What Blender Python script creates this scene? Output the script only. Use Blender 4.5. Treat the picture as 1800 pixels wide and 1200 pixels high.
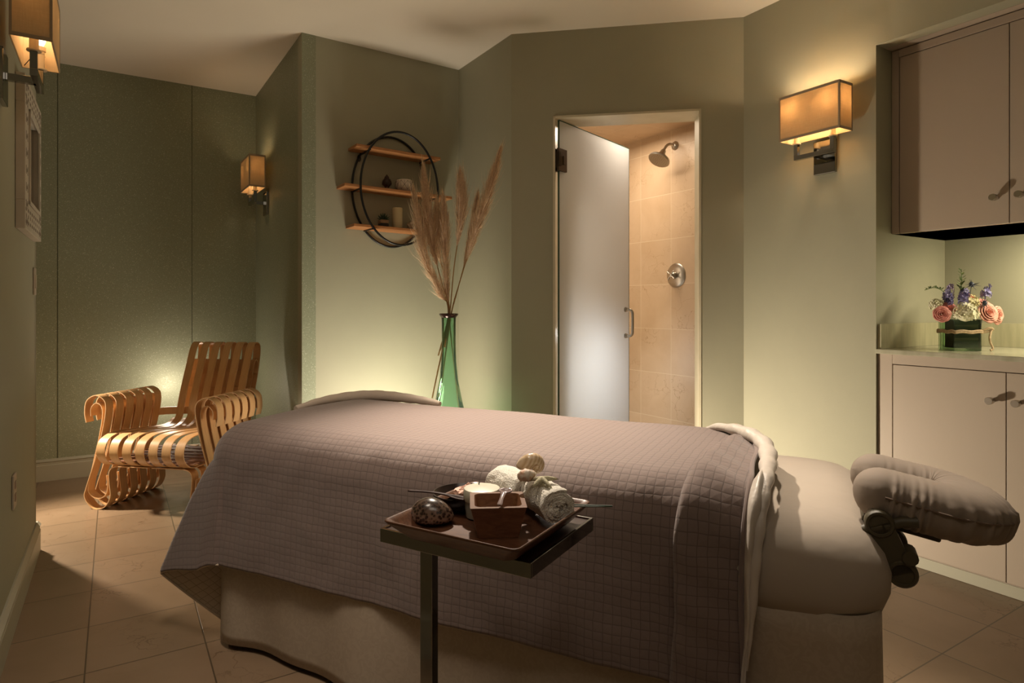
import bpy, bmesh, math, random
from mathutils import Vector, Matrix, noise
import numpy as np
random.seed(7)
C = bpy.context.scene
for o in list(bpy.data.objects): bpy.data.objects.remove(o)
COL = C.collection
PI = math.pi

# ------------------------------------------------------------------ camera
cam = bpy.data.cameras.new('camera'); co = bpy.data.objects.new('camera', cam); COL.objects.link(co)
cam.sensor_width = 36; cam.lens = 36*1106/1800; cam.shift_y = -60/1800
cam.clip_start = .02
co.location = (0, 0, 1.12); co.rotation_euler = (PI/2, 0, 0)
C.camera = co
# ------------------------------------------------------------------ world and exposure
w = bpy.data.worlds.new('world'); C.world = w; w.use_nodes = True
w.node_tree.nodes['Background'].inputs[0].default_value = (.9, .75, .55, 1)
w.node_tree.nodes['Background'].inputs[1].default_value = 0.0
C.view_settings.view_transform = 'Standard'; C.view_settings.look = 'None'
C.view_settings.gamma = 1; C.view_settings.exposure = 0.0
C.view_settings.use_curve_mapping = False

# ------------------------------------------------------------------ room lights and added fill
WARM = (1, .86, .70)
def aim(o, target):
    o.rotation_euler = (Vector(target)-o.location).to_track_quat('-Z', 'Y').to_euler()
def area(loc, target, size, power, col=WARM, size_y=None, spread=PI):
    l = bpy.data.lights.new('area_light', 'AREA'); l.energy = power; l.color = col; l.size = size
    if size_y: l.shape = 'RECTANGLE'; l.size_y = size_y
    l.spread = spread
    o = bpy.data.objects.new('area_light', l); COL.objects.link(o); o.location = loc; aim(o, target); return o
def spot(loc, target, power, angle, blend=.6, rad=.04, col=WARM):
    l = bpy.data.lights.new('spot_light', 'SPOT'); l.energy = power; l.color = col
    l.spot_size = math.radians(angle); l.spot_blend = blend; l.shadow_soft_size = rad
    o = bpy.data.objects.new('spot_light', l); COL.objects.link(o); o.location = loc; aim(o, target); return o
def point(loc, power, rad=.03, col=WARM):
    l = bpy.data.lights.new('point_light', 'POINT'); l.energy = power; l.color = col; l.shadow_soft_size = rad
    o = bpy.data.objects.new('point_light', l); COL.objects.link(o); o.location = loc; return o
# ceiling downlights
spot((-.15, 2.95, 2.68), (.06, 2.02, .72), 660, 48, 1, .05)          # pool on the blanket
spot((.75, 2.35, 2.68), (1.05, 1.40, .72), 210, 36, 1, .05)        # face cushion
# uplights standing on the floor behind the table
spot((-.56, 3.46, .14), (-.74, 3.98, .95), 88, 168, 1, .22, (1, .86, .70))
spot((.26, 3.12, .10), (1.75, 2.90, .45), 112, 130, 1, .06, (1, .85, .65))
# lamp behind the bentwood chair
point((-2.28, 4.22, .56), 6, .05, (1, .84, .66))
# side corridor light
spot((-3.05, 3.44, 1.1), (-1.95, 3.05, 0.0), 230, 80, .9, .05, (1, .84, .64))
# shower
area((.62, 4.30, 2.34), (.62, 4.3, 0), .5, 11, (1, .82, .62))
area((.15, 4.15, 1.2), (1.2, 4.35, 1.0), .6, 3.5, (1, .82, .62), 1.2)
area((.16, 4.30, .75), (.42, 3.95, .35), .45, 8, (.97, .98, .95), .6)
# added soft fill from the viewer's side, not lamps of the room
spot((-.55, 1.05, 2.62), (-.62, 2.1, .45), 125, 60, 1, .25, (1, .84, .68))
area((.1, .3, 2.62), (.0, 2.1, .5), .9, 3.0, (1, .84, .68), None, 1.9)
area((1.2, -.8, 2.5), (.8, 2.4, .8), 1.4, 1.2, (1, .84, .68))
# under-cabinet glow
area((2.28, 2.46, 1.40), (2.3, 2.6, .95), .10, 8.5, (1, .87, .60), .5)

# ------------------------------------------------------------------ materials
MT = {}
def mat(name, col, rough=.6, metal=0, spec=.5, **k):
    if name in MT: return MT[name]
    m = bpy.data.materials.new(name); m.use_nodes = True; MT[name] = m
    b = m.node_tree.nodes['Principled BSDF']
    b.inputs['Base Color'].default_value = (*col, 1); b.inputs['Roughness'].default_value = rough
    b.inputs['Metallic'].default_value = metal; b.inputs['Specular IOR Level'].default_value = spec
    for kk, v in k.items(): b.inputs[kk.replace('_', ' ')].default_value = v
    return m
class N:
    def __init__(s, m): s.m = m; s.t = m.node_tree; s.b = s.t.nodes['Principled BSDF']
    def n(s, ty, **k):
        x = s.t.nodes.new(ty)
        for a, v in k.items(): setattr(x, a, v)
        return x
    def l(s, a, b): s.t.links.new(a, b)
    def coord(s, kind='Object', scale=(1,1,1), rot=(0,0,0), loc=(0,0,0)):
        tc = s.n('ShaderNodeTexCoord'); mp = s.n('ShaderNodeMapping')
        mp.inputs['Scale'].default_value = scale; mp.inputs['Rotation'].default_value = rot; mp.inputs['Location'].default_value = loc
        s.l(tc.outputs[kind], mp.inputs['Vector']); return mp.outputs[0]
    def ramp(s, fac, stops):
        r = s.n('ShaderNodeValToRGB'); e = r.color_ramp.elements
        while len(e) < len(stops): e.new(.5)
        for i, (p, c) in enumerate(stops): e[i].position = p; e[i].color = (*c, 1) if len(c) == 3 else c
        s.l(fac, r.inputs[0]); return r.outputs[0]
    def noise(s, vec, scale, detail=4, rough=.5, dist=0):
        x = s.n('ShaderNodeTexNoise'); x.inputs['Scale'].default_value = scale; x.inputs['Detail'].default_value = detail
        x.inputs['Roughness'].default_value = rough; x.inputs['Distortion'].default_value = dist
        s.l(vec, x.inputs['Vector']); return x.outputs['Fac']
    def bump(s, h, strength=.2, dist=.01, prev=None):
        x = s.n('ShaderNodeBump'); x.inputs['Strength'].default_value = strength; x.inputs['Distance'].default_value = dist
        s.l(h, x.inputs['Height'])
        if prev is not None: s.l(prev, x.inputs['Normal'])
        s.l(x.outputs[0], s.b.inputs['Normal']); return x.outputs[0]
    def math(s, op, a, b=None):
        x = s.n('ShaderNodeMath', operation=op)
        for i, v in enumerate((a, b)):
            if v is None: continue
            if isinstance(v, (int, float)): x.inputs[i].default_value = v
            else: s.l(v, x.inputs[i])
        return x.outputs[0]
    def mix(s, f, a, b, mode='MIX'):
        x = s.n('ShaderNodeMix', data_type='RGBA', blend_type=mode)
        for i, v in ((0, f), (6, a), (7, b)):
            if isinstance(v, (int, float)): x.inputs[i].default_value = v
            elif isinstance(v, tuple): x.inputs[i].default_value = (*v, 1)
            else: s.l(v, x.inputs[i])
        return x.outputs[2]
def g3(c, f): return tuple(min(1, x*f) for x in c)
def noisy(name, c1, c2, scale=6, rough=.7, bump=.1, bscale=200, bd=.002, stretch=(1,1,1), metal=0, spec=.5, detail=5, lo=.35, hi=.65, dist=0):
    if name in MT: return MT[name]
    m = mat(name, c1, rough, metal, spec); s = N(m); v = s.coord(scale=stretch)
    s.l(s.ramp(s.noise(v, scale, detail, .55, dist), [(lo, c1), (hi, c2)]), s.b.inputs['Base Color'])
    if bump: s.bump(s.noise(v, bscale, 3), bump, bd)
    return m
PAINT = noisy('sage_paint', (.365, .352, .255), (.38, .366, .265), 3, .75, .25, 260, .0015)
CEIL = noisy('ceiling_paint', (.78, .70, .58), (.80, .72, .60), 2, .8, .1, 150)
CREAMP = noisy('cabinet_paint', (.44, .36, .285), (.455, .375, .295), 3, .5, .12, 300, .0006, (1, 1, .15))
TRIMP = noisy('trim_paint', (.42, .40, .31), (.44, .42, .325), 3, .45, .05, 100)
def glitter():
    m = mat('glitter_wallpaper', (.19, .22, .13), .5, .15, .5); s = N(m); v = s.coord()
    vo = s.n('ShaderNodeTexVoronoi'); vo.inputs['Scale'].default_value = 430; s.l(v, vo.inputs['Vector'])
    g = s.n('ShaderNodeSeparateColor'); s.l(vo.outputs['Color'], g.inputs[0])
    s.l(s.ramp(g.outputs[0], [(.0, (.25, .27, .18)), (.6, (.29, .31, .21)), (.983, (.33, .35, .25)), (.987, (.72, .70, .55))]), s.b.inputs['Base Color'])
    s.l(s.ramp(g.outputs[1], [(.0, (.6,)*3), (.8, (.5,)*3), (.95, (.28,)*3)]), s.b.inputs['Roughness'])
    s.bump(g.outputs[2], .35, .001); return m
GLIT = glitter()
def tile(name, c1, c2, vein, grout, size, rot, phase, rough=.3, kind='Object', gw=.006):
    m = mat(name, c1, rough); s = N(m)
    v = s.coord(kind, (1/size[0], 1/size[1], 1), rot, phase)
    sep = s.n('ShaderNodeSeparateXYZ'); s.l(v, sep.inputs[0])
    fx = s.math('FRACT', sep.outputs[0]); fy = s.math('FRACT', sep.outputs[1])
    dx = s.math('MINIMUM', fx, s.math('SUBTRACT', 1, fx)); dy = s.math('MINIMUM', fy, s.math('SUBTRACT', 1, fy))
    d = s.math('MINIMUM', dx, dy); gm = s.math('LESS_THAN', d, gw)
    cell = s.n('ShaderNodeCombineXYZ'); s.l(s.math('FLOOR', sep.outputs[0]), cell.inputs[0]); s.l(s.math('FLOOR', sep.outputs[1]), cell.inputs[1])
    wn = s.n('ShaderNodeTexWhiteNoise'); s.l(cell.outputs[0], wn.inputs['Vector'])
    raw = s.coord(kind)
    sh = s.n('ShaderNodeVectorMath', operation='MULTIPLY_ADD'); sh.inputs[1].default_value = (7, 7, 7); s.l(wn.outputs['Color'], sh.inputs[0]); s.l(raw, sh.inputs[2])
    base = s.ramp(s.noise(sh.outputs[0], 3.2, 6, .6, .4), [(.3, c1), (.7, c2)])
    base = s.mix(s.math('MULTIPLY', wn.outputs['Value'], .22), base, g3(c1, .72))
    wv = s.n('ShaderNodeTexVoronoi', feature='DISTANCE_TO_EDGE'); wv.inputs['Scale'].default_value = 5.5
    nz = s.n('ShaderNodeTexNoise'); nz.inputs['Scale'].default_value = 7; nz.inputs['Detail'].default_value = 6; s.l(sh.outputs[0], nz.inputs['Vector'])
    wp = s.n('ShaderNodeVectorMath', operation='MULTIPLY_ADD'); wp.inputs[1].default_value = (.32,)*3; s.l(nz.outputs['Color'], wp.inputs[0]); s.l(sh.outputs[0], wp.inputs[2])
    s.l(wp.outputs[0], wv.inputs['Vector'])
    vm = s.math('MULTIPLY', s.math('LESS_THAN', wv.outputs['Distance'], .011), s.ramp(s.noise(sh.outputs[0], 2.3, 2), [(.47, (0,)*3), (.62, (.75,)*3)]))
    base = s.mix(vm, base, vein)
    base = s.mix(gm, base, grout)
    s.l(base, s.b.inputs['Base Color'])
    s.bump(s.math('SUBTRACT', 1, gm), .35, .0015)
    return m
ANG = math.atan2(-.847, .532)
FLOOR = tile('floor_marble', (.215, .145, .088), (.265, .183, .117), (.12, .075, .04), (.09, .065, .04), (.335, .333), (0, 0, -ANG), (-1.351/.335 % 1, .0765/.333, 0), .28, gw=.007)
SHT = tile('shower_stone', (.64, .46, .29), (.74, .56, .38), (.50, .33, .19), (.78, .64, .46), (.305, .3217), (0, 0, 0), (.38, .0, 0), .38, 'UV', gw=.006)
STONE = noisy('jamb_stone', (.58, .53, .38), (.68, .62, .47), 5, .4, 0)
COUNTER = noisy('counter_stone', (.36, .35, .25), (.48, .46, .35), 14, .16, 0, stretch=(1, 1, .25), lo=.38, hi=.62, detail=8)
SPLASH = noisy('splash_stone', (.38, .36, .23), (.50, .47, .31), 30, .35, .1, 150, .001, (1, 1, .12), detail=8)
CHROME = mat('dark_chrome', (.30, .30, .28), .09, 1)
NICKEL = mat('brushed_nickel', (.52, .49, .43), .3, 1)
NICKELD = mat('dark_nickel', (.20, .165, .12), .25, 1)
BRONZE = mat('hinge_bronze', (.10, .075, .055), .4, .8)
BLACKM = mat('black_metal', (.012, .012, .012), .35, .3)
def wood(name, c1, c2, scale=5, stretch=(1, 12, 12), rough=.4, dist=1.2, bump=.05):
    m = mat(name, c1, rough); s = N(m); v = s.coord(scale=stretch)
    s.l(s.ramp(s.noise(v, scale, 6, .6, dist), [(.3, c1), (.7, c2)]), s.b.inputs['Base Color'])
    if bump: s.bump(s.noise(v, scale*6, 3), bump, .001)
    return m
WALNUT = wood('walnut_wood', (.055, .020, .010), (.14, .060, .030), 9, (3, 14, 14), .36)
BOWLW = wood('acacia_wood', (.12, .045, .018), (.22, .10, .045), 9, (3, 12, 12), .38)
SHELFW = wood('shelf_pine', (.30, .115, .035), (.47, .21, .075), 6, (2, 16, 20), .5)
DARKW = wood('dark_veneer', (.022, .009, .006), (.045, .02, .012), 10, (2, 14, 14), .3)
def plyw():
    m = mat('bent_maple', (.62, .32, .13), .32); s = N(m); v = s.coord('UV', (3, 60, 1))
    s.l(s.ramp(s.noise(v, 3, 5, .6, .3), [(.3, (.56, .31, .13)), (.7, (.70, .43, .20))]), s.b.inputs['Base Color']); return m
MAPLE = plyw(); MAPLE.node_tree.nodes['Principled BSDF'].inputs['Roughness'].default_value = .42
PLYEDGE = mat('ply_edge', (.72, .46, .25), .5)
def quilt(name, c, cell=.0235, strength=.55):
    m = mat(name, c, .85, 0, .2, Sheen_Weight=.25); s = N(m)
    v = s.coord('UV', (1/cell, 1/cell, 1))
    nz = s.n('ShaderNodeTexNoise'); nz.inputs['Scale'].default_value = .35; s.l(v, nz.inputs['Vector'])
    wp = s.n('ShaderNodeVectorMath', operation='MULTIPLY_ADD'); wp.inputs[1].default_value = (.5, .5, 0); s.l(nz.outputs['Color'], wp.inputs[0]); s.l(v, wp.inputs[2])
    sep = s.n('ShaderNodeSeparateXYZ'); s.l(wp.outputs[0], sep.inputs[0])
    def groove(o):
        f = s.math('FRACT', o); d = s.math('MINIMUM', f, s.math('SUBTRACT', 1, f)); return s.math('MULTIPLY', d, 2)
    gx, gy = groove(sep.outputs[0]), groove(sep.outputs[1])
    d = s.math('MINIMUM', gx, gy)
    h = s.math('POWER', d, .45)
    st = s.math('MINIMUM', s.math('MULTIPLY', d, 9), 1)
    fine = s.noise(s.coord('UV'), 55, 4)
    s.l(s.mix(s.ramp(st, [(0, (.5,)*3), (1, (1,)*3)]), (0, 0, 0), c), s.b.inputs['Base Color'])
    hh = s.math('ADD', h, s.math('MULTIPLY', fine, .8))
    s.bump(hh, strength, .0014); return m
QUILT = quilt('quilted_cotton', (.50, .41, .31), .0215, .55)
QUILTB = quilt('quilted_reverse', (.185, .138, .122), .0215, .6)
SHEET = noisy('cotton_sheet', (.38, .325, .265), (.40, .34, .28), 3, .85, .3, 9, .012, spec=.2)
SATIN = noisy('satin_cotton', (.50, .445, .385), (.52, .46, .40), 3, .42, .5, 22, .012, (1, 1, .5), spec=.4)
SKIRTM = noisy('jacquard_skirt', (.39, .32, .245), (.42, .345, .265), 34, .8, .12, 40, .002, dist=2.5, lo=.46, hi=.56, spec=.25)
CUSH = noisy('face_cover', (.27, .22, .175), (.29, .235, .19), 3, .75, .15, 40, .003, spec=.3)
PLAST = mat('olive_plastic', (.075, .062, .035), .5)
TERRY = noisy('white_terry', (.72, .68, .60), (.80, .76, .68), 60, .95, 1.0, 330, .004, spec=.1)
def shade_mat():
    m = mat('linen_shade', (.78, .58, .33), .9, 0, .1); s = N(m)
    tr = s.n('ShaderNodeBsdfTranslucent'); tr.inputs[0].default_value = (.95, .60, .25, 1)
    mx = s.n('ShaderNodeMixShader'); mx.inputs[0].default_value = .20
    v = s.coord(scale=(1, 1, 1)); n1 = s.noise(s.coord(scale=(260, 260, 30)), 1, 2); n2 = s.noise(s.coord(scale=(30, 30, 260)), 1, 2)
    c = s.ramp(s.math('MULTIPLY', n1, n2), [(.1, (.60, .46, .27)), (.4, (.92, .76, .50))])
    s.l(c, tr.inputs[0])
    out = s.t.nodes['Material Output']
    s.l(s.b.outputs[0], mx.inputs[1]); s.l(tr.outputs[0], mx.inputs[2]); s.l(mx.outputs[0], out.inputs[0]); return m
SHADE = shade_mat()
SHADET = mat('shade_trim', (.40, .31, .21), .8)
def emis(name, col, st):
    m = mat(name, col, .5); b = m.node_tree.nodes['Principled BSDF']
    b.inputs['Emission Color'].default_value = (*col, 1); b.inputs['Emission Strength'].default_value = st; return m
BULB = emis('lamp_glass', (1, .75, .45), 4)
def glassy(name, col, rough=0, ior=1.45):
    m = mat(name, col, rough); b = m.node_tree.nodes['Principled BSDF']
    b.inputs['Transmission Weight'].default_value = 1; b.inputs['IOR'].default_value = ior; return m
def tint_glass(name, col, mixf=.25, gl=.06):
    m = mat(name, col, .1); s = N(m)
    t = s.n('ShaderNodeBsdfTransparent'); t.inputs[0].default_value = (*col, 1)
    g = s.n('ShaderNodeBsdfGlossy'); g.inputs['Roughness'].default_value = .05; g.inputs[0].default_value = (.9, 1, .9, 1)
    tl = s.n('ShaderNodeBsdfTranslucent'); tl.inputs[0].default_value = (*col, 1)
    fr = s.n('ShaderNodeFresnel'); fr.inputs[0].default_value = 1.45
    m1 = s.n('ShaderNodeMixShader'); m1.inputs[0].default_value = mixf
    s.l(t.outputs[0], m1.inputs[1]); s.l(tl.outputs[0], m1.inputs[2])
    m2 = s.n('ShaderNodeMixShader'); s.l(fr.outputs[0], m2.inputs[0]); s.l(m1.outputs[0], m2.inputs[1]); s.l(g.outputs[0], m2.inputs[2])
    s.l(m2.outputs[0], s.t.nodes['Material Output'].inputs[0]); return m
GREENG = tint_glass('green_glass', (.60, .86, .69), .15)
CLEARG = tint_glass('clear_glass', (.90, .95, .90), .04)
def frosted():
    m = mat('frosted_glass', (.74, .73, .72), .35); s = N(m)
    t = s.n('ShaderNodeBsdfTranslucent'); t.inputs[0].default_value = (.86, .88, .90, 1)
    mx = s.n('ShaderNodeMixShader'); mx.inputs[0].default_value = .5
    s.l(s.b.outputs[0], mx.inputs[1]); s.l(t.outputs[0], mx.inputs[2]); s.l(mx.outputs[0], s.t.nodes['Material Output'].inputs[0]); return m
FROST = frosted()
GLEDGE = mat('glass_edge', (.06, .12, .09), .15)

# ------------------------------------------------------------------ helpers
def link(name, me, m, parent=None):
    if m:
        for mm in (m if isinstance(m, (list, tuple)) else [m]): me.materials.append(mm)
    o = bpy.data.objects.new(name, me); COL.objects.link(o)
    if parent: o.parent = parent
    return o
def meshobj(name, vs, fs, m, parent=None, smooth=True, uvs=None, mi=None):
    me = bpy.data.meshes.new(name); me.from_pydata([tuple(v) for v in vs], [], fs); me.update()
    if smooth: me.polygons.foreach_set('use_smooth', [True]*len(me.polygons))
    if uvs is not None:
        ul = me.uv_layers.new(name='UVMap')
        for l in me.loops: ul.data[l.index].uv = uvs[l.vertex_index]
    if mi: me.polygons.foreach_set('material_index', mi)
    return link(name, me, m, parent)
class MB:
    def __init__(s): s.v = []; s.f = []
    def add(s, vs, fs):
        o = len(s.v); s.v += [tuple(v) for v in vs]; s.f += [tuple(i+o for i in f) for f in fs]; return s
    def box(s, x0, x1, y0, y1, z0, z1, M=None):
        vs = [Vector((x, y, z)) for z in (z0, z1) for y in (y0, y1) for x in (x0, x1)]
        if M: vs = [M @ v for v in vs]
        return s.add(vs, [(0, 2, 3, 1), (4, 5, 7, 6), (0, 1, 5, 4), (2, 6, 7, 3), (0, 4, 6, 2), (1, 3, 7, 5)])
    def tube(s, pts, r, n=10, sq=None, cap=True, closed=False):
        P = [Vector(p) for p in pts]; L = len(P); R = r if isinstance(r, (list, tuple)) else [r]*L
        vs = []; up = None
        for i, p in enumerate(P):
            if closed: t = (P[(i+1) % L]-P[i-1]).normalized()
            else: t = (P[min(i+1, L-1)]-P[max(i-1, 0)]).normalized()
            if up is None:
                up = Vector((0, 0, 1)) if abs(t.z) < .9 else Vector((1, 0, 0))
            a = (up-t*up.dot(t)).normalized(); up = a; b = t.cross(a)
            for k in range(n):
                q = 2*PI*k/n; e = (sq or 1)
                vs.append(p+(a*math.cos(q)*R[i]*e+b*math.sin(q)*R[i]))
        fs = []
        for i in range(L if closed else L-1):
            for k in range(n):
                j = (i+1) % L
                fs.append((i*n+k, i*n+(k+1) % n, j*n+(k+1) % n, j*n+k))
        if cap and not closed: fs += [tuple(range(n))[::-1], tuple((L-1)*n+k for k in range(n))]
        return s.add(vs, fs)
    def lathe(s, prof, n=24, M=None, sq=1):
        vs = []
        for r, z in prof:
            for k in range(n):
                q = 2*PI*k/n; vs.append(Vector((r*math.cos(q), r*math.sin(q)*sq, z)))
        if M: vs = [M @ v for v in vs]
        fs = [(i*n+k, i*n+(k+1) % n, (i+1)*n+(k+1) % n, (i+1)*n+k) for i in range(len(prof)-1) for k in range(n)]
        if prof[0][0] > 1e-5: fs.append(tuple(range(n))[::-1])
        if prof[-1][0] > 1e-5: fs.append(tuple((len(prof)-1)*n+k for k in range(n)))
        return s.add(vs, fs)
    def ico(s, c, r, sub=2, sc=(1, 1, 1), amp=0, fr=1, M=None):
        bm = bmesh.new(); bmesh.ops.create_icosphere(bm, subdivisions=sub, radius=1)
        vs = []
        for v in bm.verts:
            p = v.co.copy(); d = 1+amp*noise.noise(p*fr+Vector(c)*10)
            p = Vector((p.x*sc[0], p.y*sc[1], p.z*sc[2]))*r*d
            if M: p = M @ p
            vs.append(p+Vector(c))
        fs = [tuple(v.index for v in f.verts) for f in bm.faces]; bm.free(); return s.add(vs, fs)
    def build(s, name, m, parent=None, smooth=True, bevel=0, seg=2, auto=True):
        o = meshobj(name, s.v, s.f, m, parent, smooth)
        if bevel:
            md = o.modifiers.new('bevel', 'BEVEL'); md.width = bevel; md.segments = seg; md.limit_method = 'ANGLE'; md.angle_limit = .6
        if smooth and auto:
            me = o.data
            bm = bmesh.new(); bm.from_mesh(me); bmesh.ops.recalc_face_normals(bm, faces=bm.faces)
            for e in bm.edges:
                if len(e.link_faces) == 2 and e.calc_face_angle(0) > .7: e.smooth = False
            bm.to_mesh(me); bm.free()
        return o
def box(name, x0, x1, y0, y1, z0, z1, m, parent=None, bevel=.002):
    return MB().box(x0, x1, y0, y1, z0, z1).build(name, m, parent, False, bevel)
def thing(name, label, cat, loc=(0, 0, 0), rz=0, group=None):
    o = bpy.data.objects.new(name, None); COL.objects.link(o); o.empty_display_size = .05
    o.location = loc; o.rotation_euler = (0, 0, rz); o['label'] = label; o['category'] = cat
    if group: o['group'] = group
    return o
def tag(o, label, cat, group=None, loc=None, rz=None):
    o['label'] = label; o['category'] = cat
    if group: o['group'] = group
    if loc is not None: o.location = loc
    if rz is not None: o.rotation_euler = (0, 0, rz)
    return o
def struct(o): o['kind'] = 'structure'; return o
def spline(pts, n=8, closed=False):
    P = [Vector(p) for p in pts]; L = len(P); out = []
    rng = range(L if closed else L-1)
    for i in rng:
        p0 = P[i-1] if (i > 0 or closed) else P[0]*2-P[1]
        p1 = P[i]; p2 = P[(i+1) % L]
        p3 = P[(i+2) % L] if (i+2 < L or closed) else P[-1]*2-P[-2]
        for k in range(n):
            t = k/n
            out.append(.5*((2*p1)+(-p0+p2)*t+(2*p0-5*p1+4*p2-p3)*t*t+(-p0+3*p1-3*p2+p3)*t**3))
    if not closed: out.append(P[-1].copy())
    return out
def interp(x, xs, ys):
    return float(np.interp(x, xs, ys))
def ss(x): x = max(0, min(1, x)); return x*x*(3-2*x)

# ------------------------------------------------------------------ room shell
av = Vector((.532, -.847, 0)); bv = Vector((.847, .532, 0))     # the building's grid: a towards the viewer, b to the right
ZC = 2.71
A = Vector((-1.930, 4.74, 0)); B = Vector((-1.216, 3.641, 0)); Cc = Vector((-.358, 4.217, 0)); D = Vector((-.003, 3.664, 0))
E_ = Vector((1.270, 3.448, 0)); F = Vector((1.645, 2.843, 0)); L = Vector((-2.184, 2.887, 0))
LS = L+av*5.2; RS = LS+bv*3.22
AL = A-bv*3.0; LL = L-bv*1.6
CEN = Vector((0, 2, 0))
def wall(name, p, q, z0, z1, m, inside=None, t=.08, uvm=False):
    d = (q-p).normalized(); n = Vector((d.y, -d.x, 0))
    if n.dot((inside or CEN)-p) > 0: n = -n
    b = MB(); vs = []
    for z in (z0, z1):
        for pt in (p, q, q+n*t, p+n*t): vs.append((pt.x, pt.y, z))
    b.add(vs, [(0, 3, 2, 1), (4, 5, 6, 7), (0, 1, 5, 4), (1, 2, 6, 5), (2, 3, 7, 6), (3, 0, 4, 7)])
    o = b.build(name, m, None, False)
    bm = bmesh.new(); bm.from_mesh(o.data); bmesh.ops.recalc_face_normals(bm, faces=bm.faces); bm.to_mesh(o.data); bm.free()
    if uvm:
        ul = o.data.uv_layers.new(name='UVMap')
        for l in o.data.loops:
            c = o.data.vertices[l.vertex_index].co; ul.data[l.index].uv = ((c-p).dot(d), c.z)
    return struct(o)
struct(box('floor', -6, 5, -3, 7, -.06, 0, FLOOR, None, 0))
struct(box('ceiling', -6, 5, -3, 7, ZC, ZC+.06, CEIL, None, 0))
wall('wall_left', LS, L, 0, ZC, PAINT, CEN, .10)
wall('wall_corridor', L, LL, 0, ZC, PAINT, A, .08)
wall('wall_corridor_end', LL, AL, 0, ZC, PAINT, A)
wall('wall_back_left', AL, A, 0, ZC, GLIT)
wall('wall_short_glitter', A, B, 0, ZC, GLIT, Vector((-2.5, 3.5, 0)))
wall('wall_back_center', B, Cc, 0, ZC, PAINT)
wall('wall_short_green', Cc, D, 0, ZC, PAINT, Vector((-1, 3.5, 0)))
wall('wall_right', E_, F, 0, ZC, PAINT)
wall('wall_right_header', F, F+av*1.75, 2.304, ZC, PAINT)
wall('wall_right_near', F+av*1.75, RS, 0, ZC, PAINT, None, .2)
wall('wall_behind', LS, RS, 0, ZC, PAINT)
# seams of the glitter panels
bl = (A-AL).normalized()
for px_ in (1.365, .533):
    pass
# door wall: opening with stone lining
dang = math.atan2(E_.y-D.y, E_.x-D.x); wl = (E_-D).length
OX0, OX1, OZ, DT = .243, 1.066, 2.22, .19
b = MB(); b.box(0, OX0, 0, DT, 0, ZC); b.box(OX1, wl, 0, DT, 0, ZC); b.box(OX0, OX1, 0, DT, OZ, ZC)
o = struct(b.build('wall_door', PAINT, None, False)); o.location = D; o.rotation_euler = (0, 0, dang)
b = MB(); b.box(OX0, OX0+.012, -.004, DT+.01, 0, OZ); b.box(OX1-.012, OX1, -.004, DT+.01, 0, OZ); b.box(OX0, OX1, -.004, DT+.01, OZ-.012, OZ)
o = struct(b.build('trim_1', STONE, None, False)); o.location = D; o.rotation_euler = (0, 0, dang)
# shower room
R = Vector((1.236, 4.31, 0)); R0 = R+av*.72; R1 = R-av*1.3; K1 = R1-bv*1.32; K0 = K1+av*1.18
SC = Vector((.5, 4.4, 0))
wall('wall_shower_right', R1, R0, 0, 2.376, SHT, SC, .05, True)
wall('wall_shower_back', K1, R1, 0, 2.376, SHT, SC, .05, True)
wall('wall_shower_left', K1, K0, 0, 2.376, SHT, SC, .04, True)
cl = [R0, R1, K1, K0]
vs = [(p.x, p.y, z) for z in (2.376, 2.42) for p in cl]
o = meshobj('ceiling_shower', vs, [(3, 2, 1, 0), (4, 5, 6, 7), (0, 1, 5, 4), (1, 2, 6, 5), (2, 3, 7, 6), (3, 0, 4, 7)], SHT, None, False)
ul = o.data.uv_layers.new(name='UVMap')
for l in o.data.loops:
    c = o.data.vertices[l.vertex_index].co; ul.data[l.index].uv = ((c-R1).dot(av), (c-R1).dot(bv))
struct(o)
# baseboards: cross-section swept along a wall foot
def baseboard(name, p, q, inside, h=.14, ext=(0, 0)):
    d = (q-p).normalized(); n = Vector((d.y, -d.x, 0))
    if n.dot(inside-p) < 0: n = -n
    p = p-d*ext[0]; q = q+d*ext[1]
    prof = [(0, 0), (.016, 0), (.016, h*.72), (.013, h*.75), (.013, h*.86), (.018, h*.90), (.012, h*.95), (.006, h), (0, h)]
    vs = [tuple(pt+n*u+Vector((0, 0, z))) for pt in (p, q) for u, z in prof]; k = len(prof)
    fs = [(i, (i+1) % k, k+(i+1) % k, k+i) for i in range(k)]+[tuple(range(k)), tuple(range(2*k-1, k-1, -1))]
    o = meshobj(name, vs, fs, TRIMP, None, False)
    bm = bmesh.new(); bm.from_mesh(o.data); bmesh.ops.recalc_face_normals(bm, faces=bm.faces); bm.to_mesh(o.data); bm.free()
    return struct(o)
baseboard('baseboard_left', LS, L, CEN, .135, (0, .016))
baseboard('baseboard_corridor', L, LL, A, .135)
baseboard('baseboard_back_left', AL, A, CEN, .14)
baseboard('baseboard_short', A, B, Vector((-2.5, 3.5, 0)), .14)
baseboard('baseboard_center', B, Cc, CEN, .14)
baseboard('baseboard_short_green', Cc, D, Vector((-1, 3.5, 0)), .14)
baseboard('baseboard_right', E_, F, CEN, .14)
SEAM = mat('panel_seam', (.05, .055, .03), .8)
def on_wall_px(p0, d, x):            # where a vertical plane meets a viewing column
    u = (x-900)/1106.; s = (u*p0.y-p0.x)/(d.x-u*d.y); return p0+d*s
for i, xx in enumerate((101, 337)):
    q = on_wall_px(A, -bl, xx); n = Vector((bl.y, -bl.x, 0))
    if n.dot(CEN-q) < 0: n = -n
    wall('trim_%d' % (2+i), q+n*.001, q+n*.001+bl*.003, .14, ZC-.001, SEAM, q-n, .0012)

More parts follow.
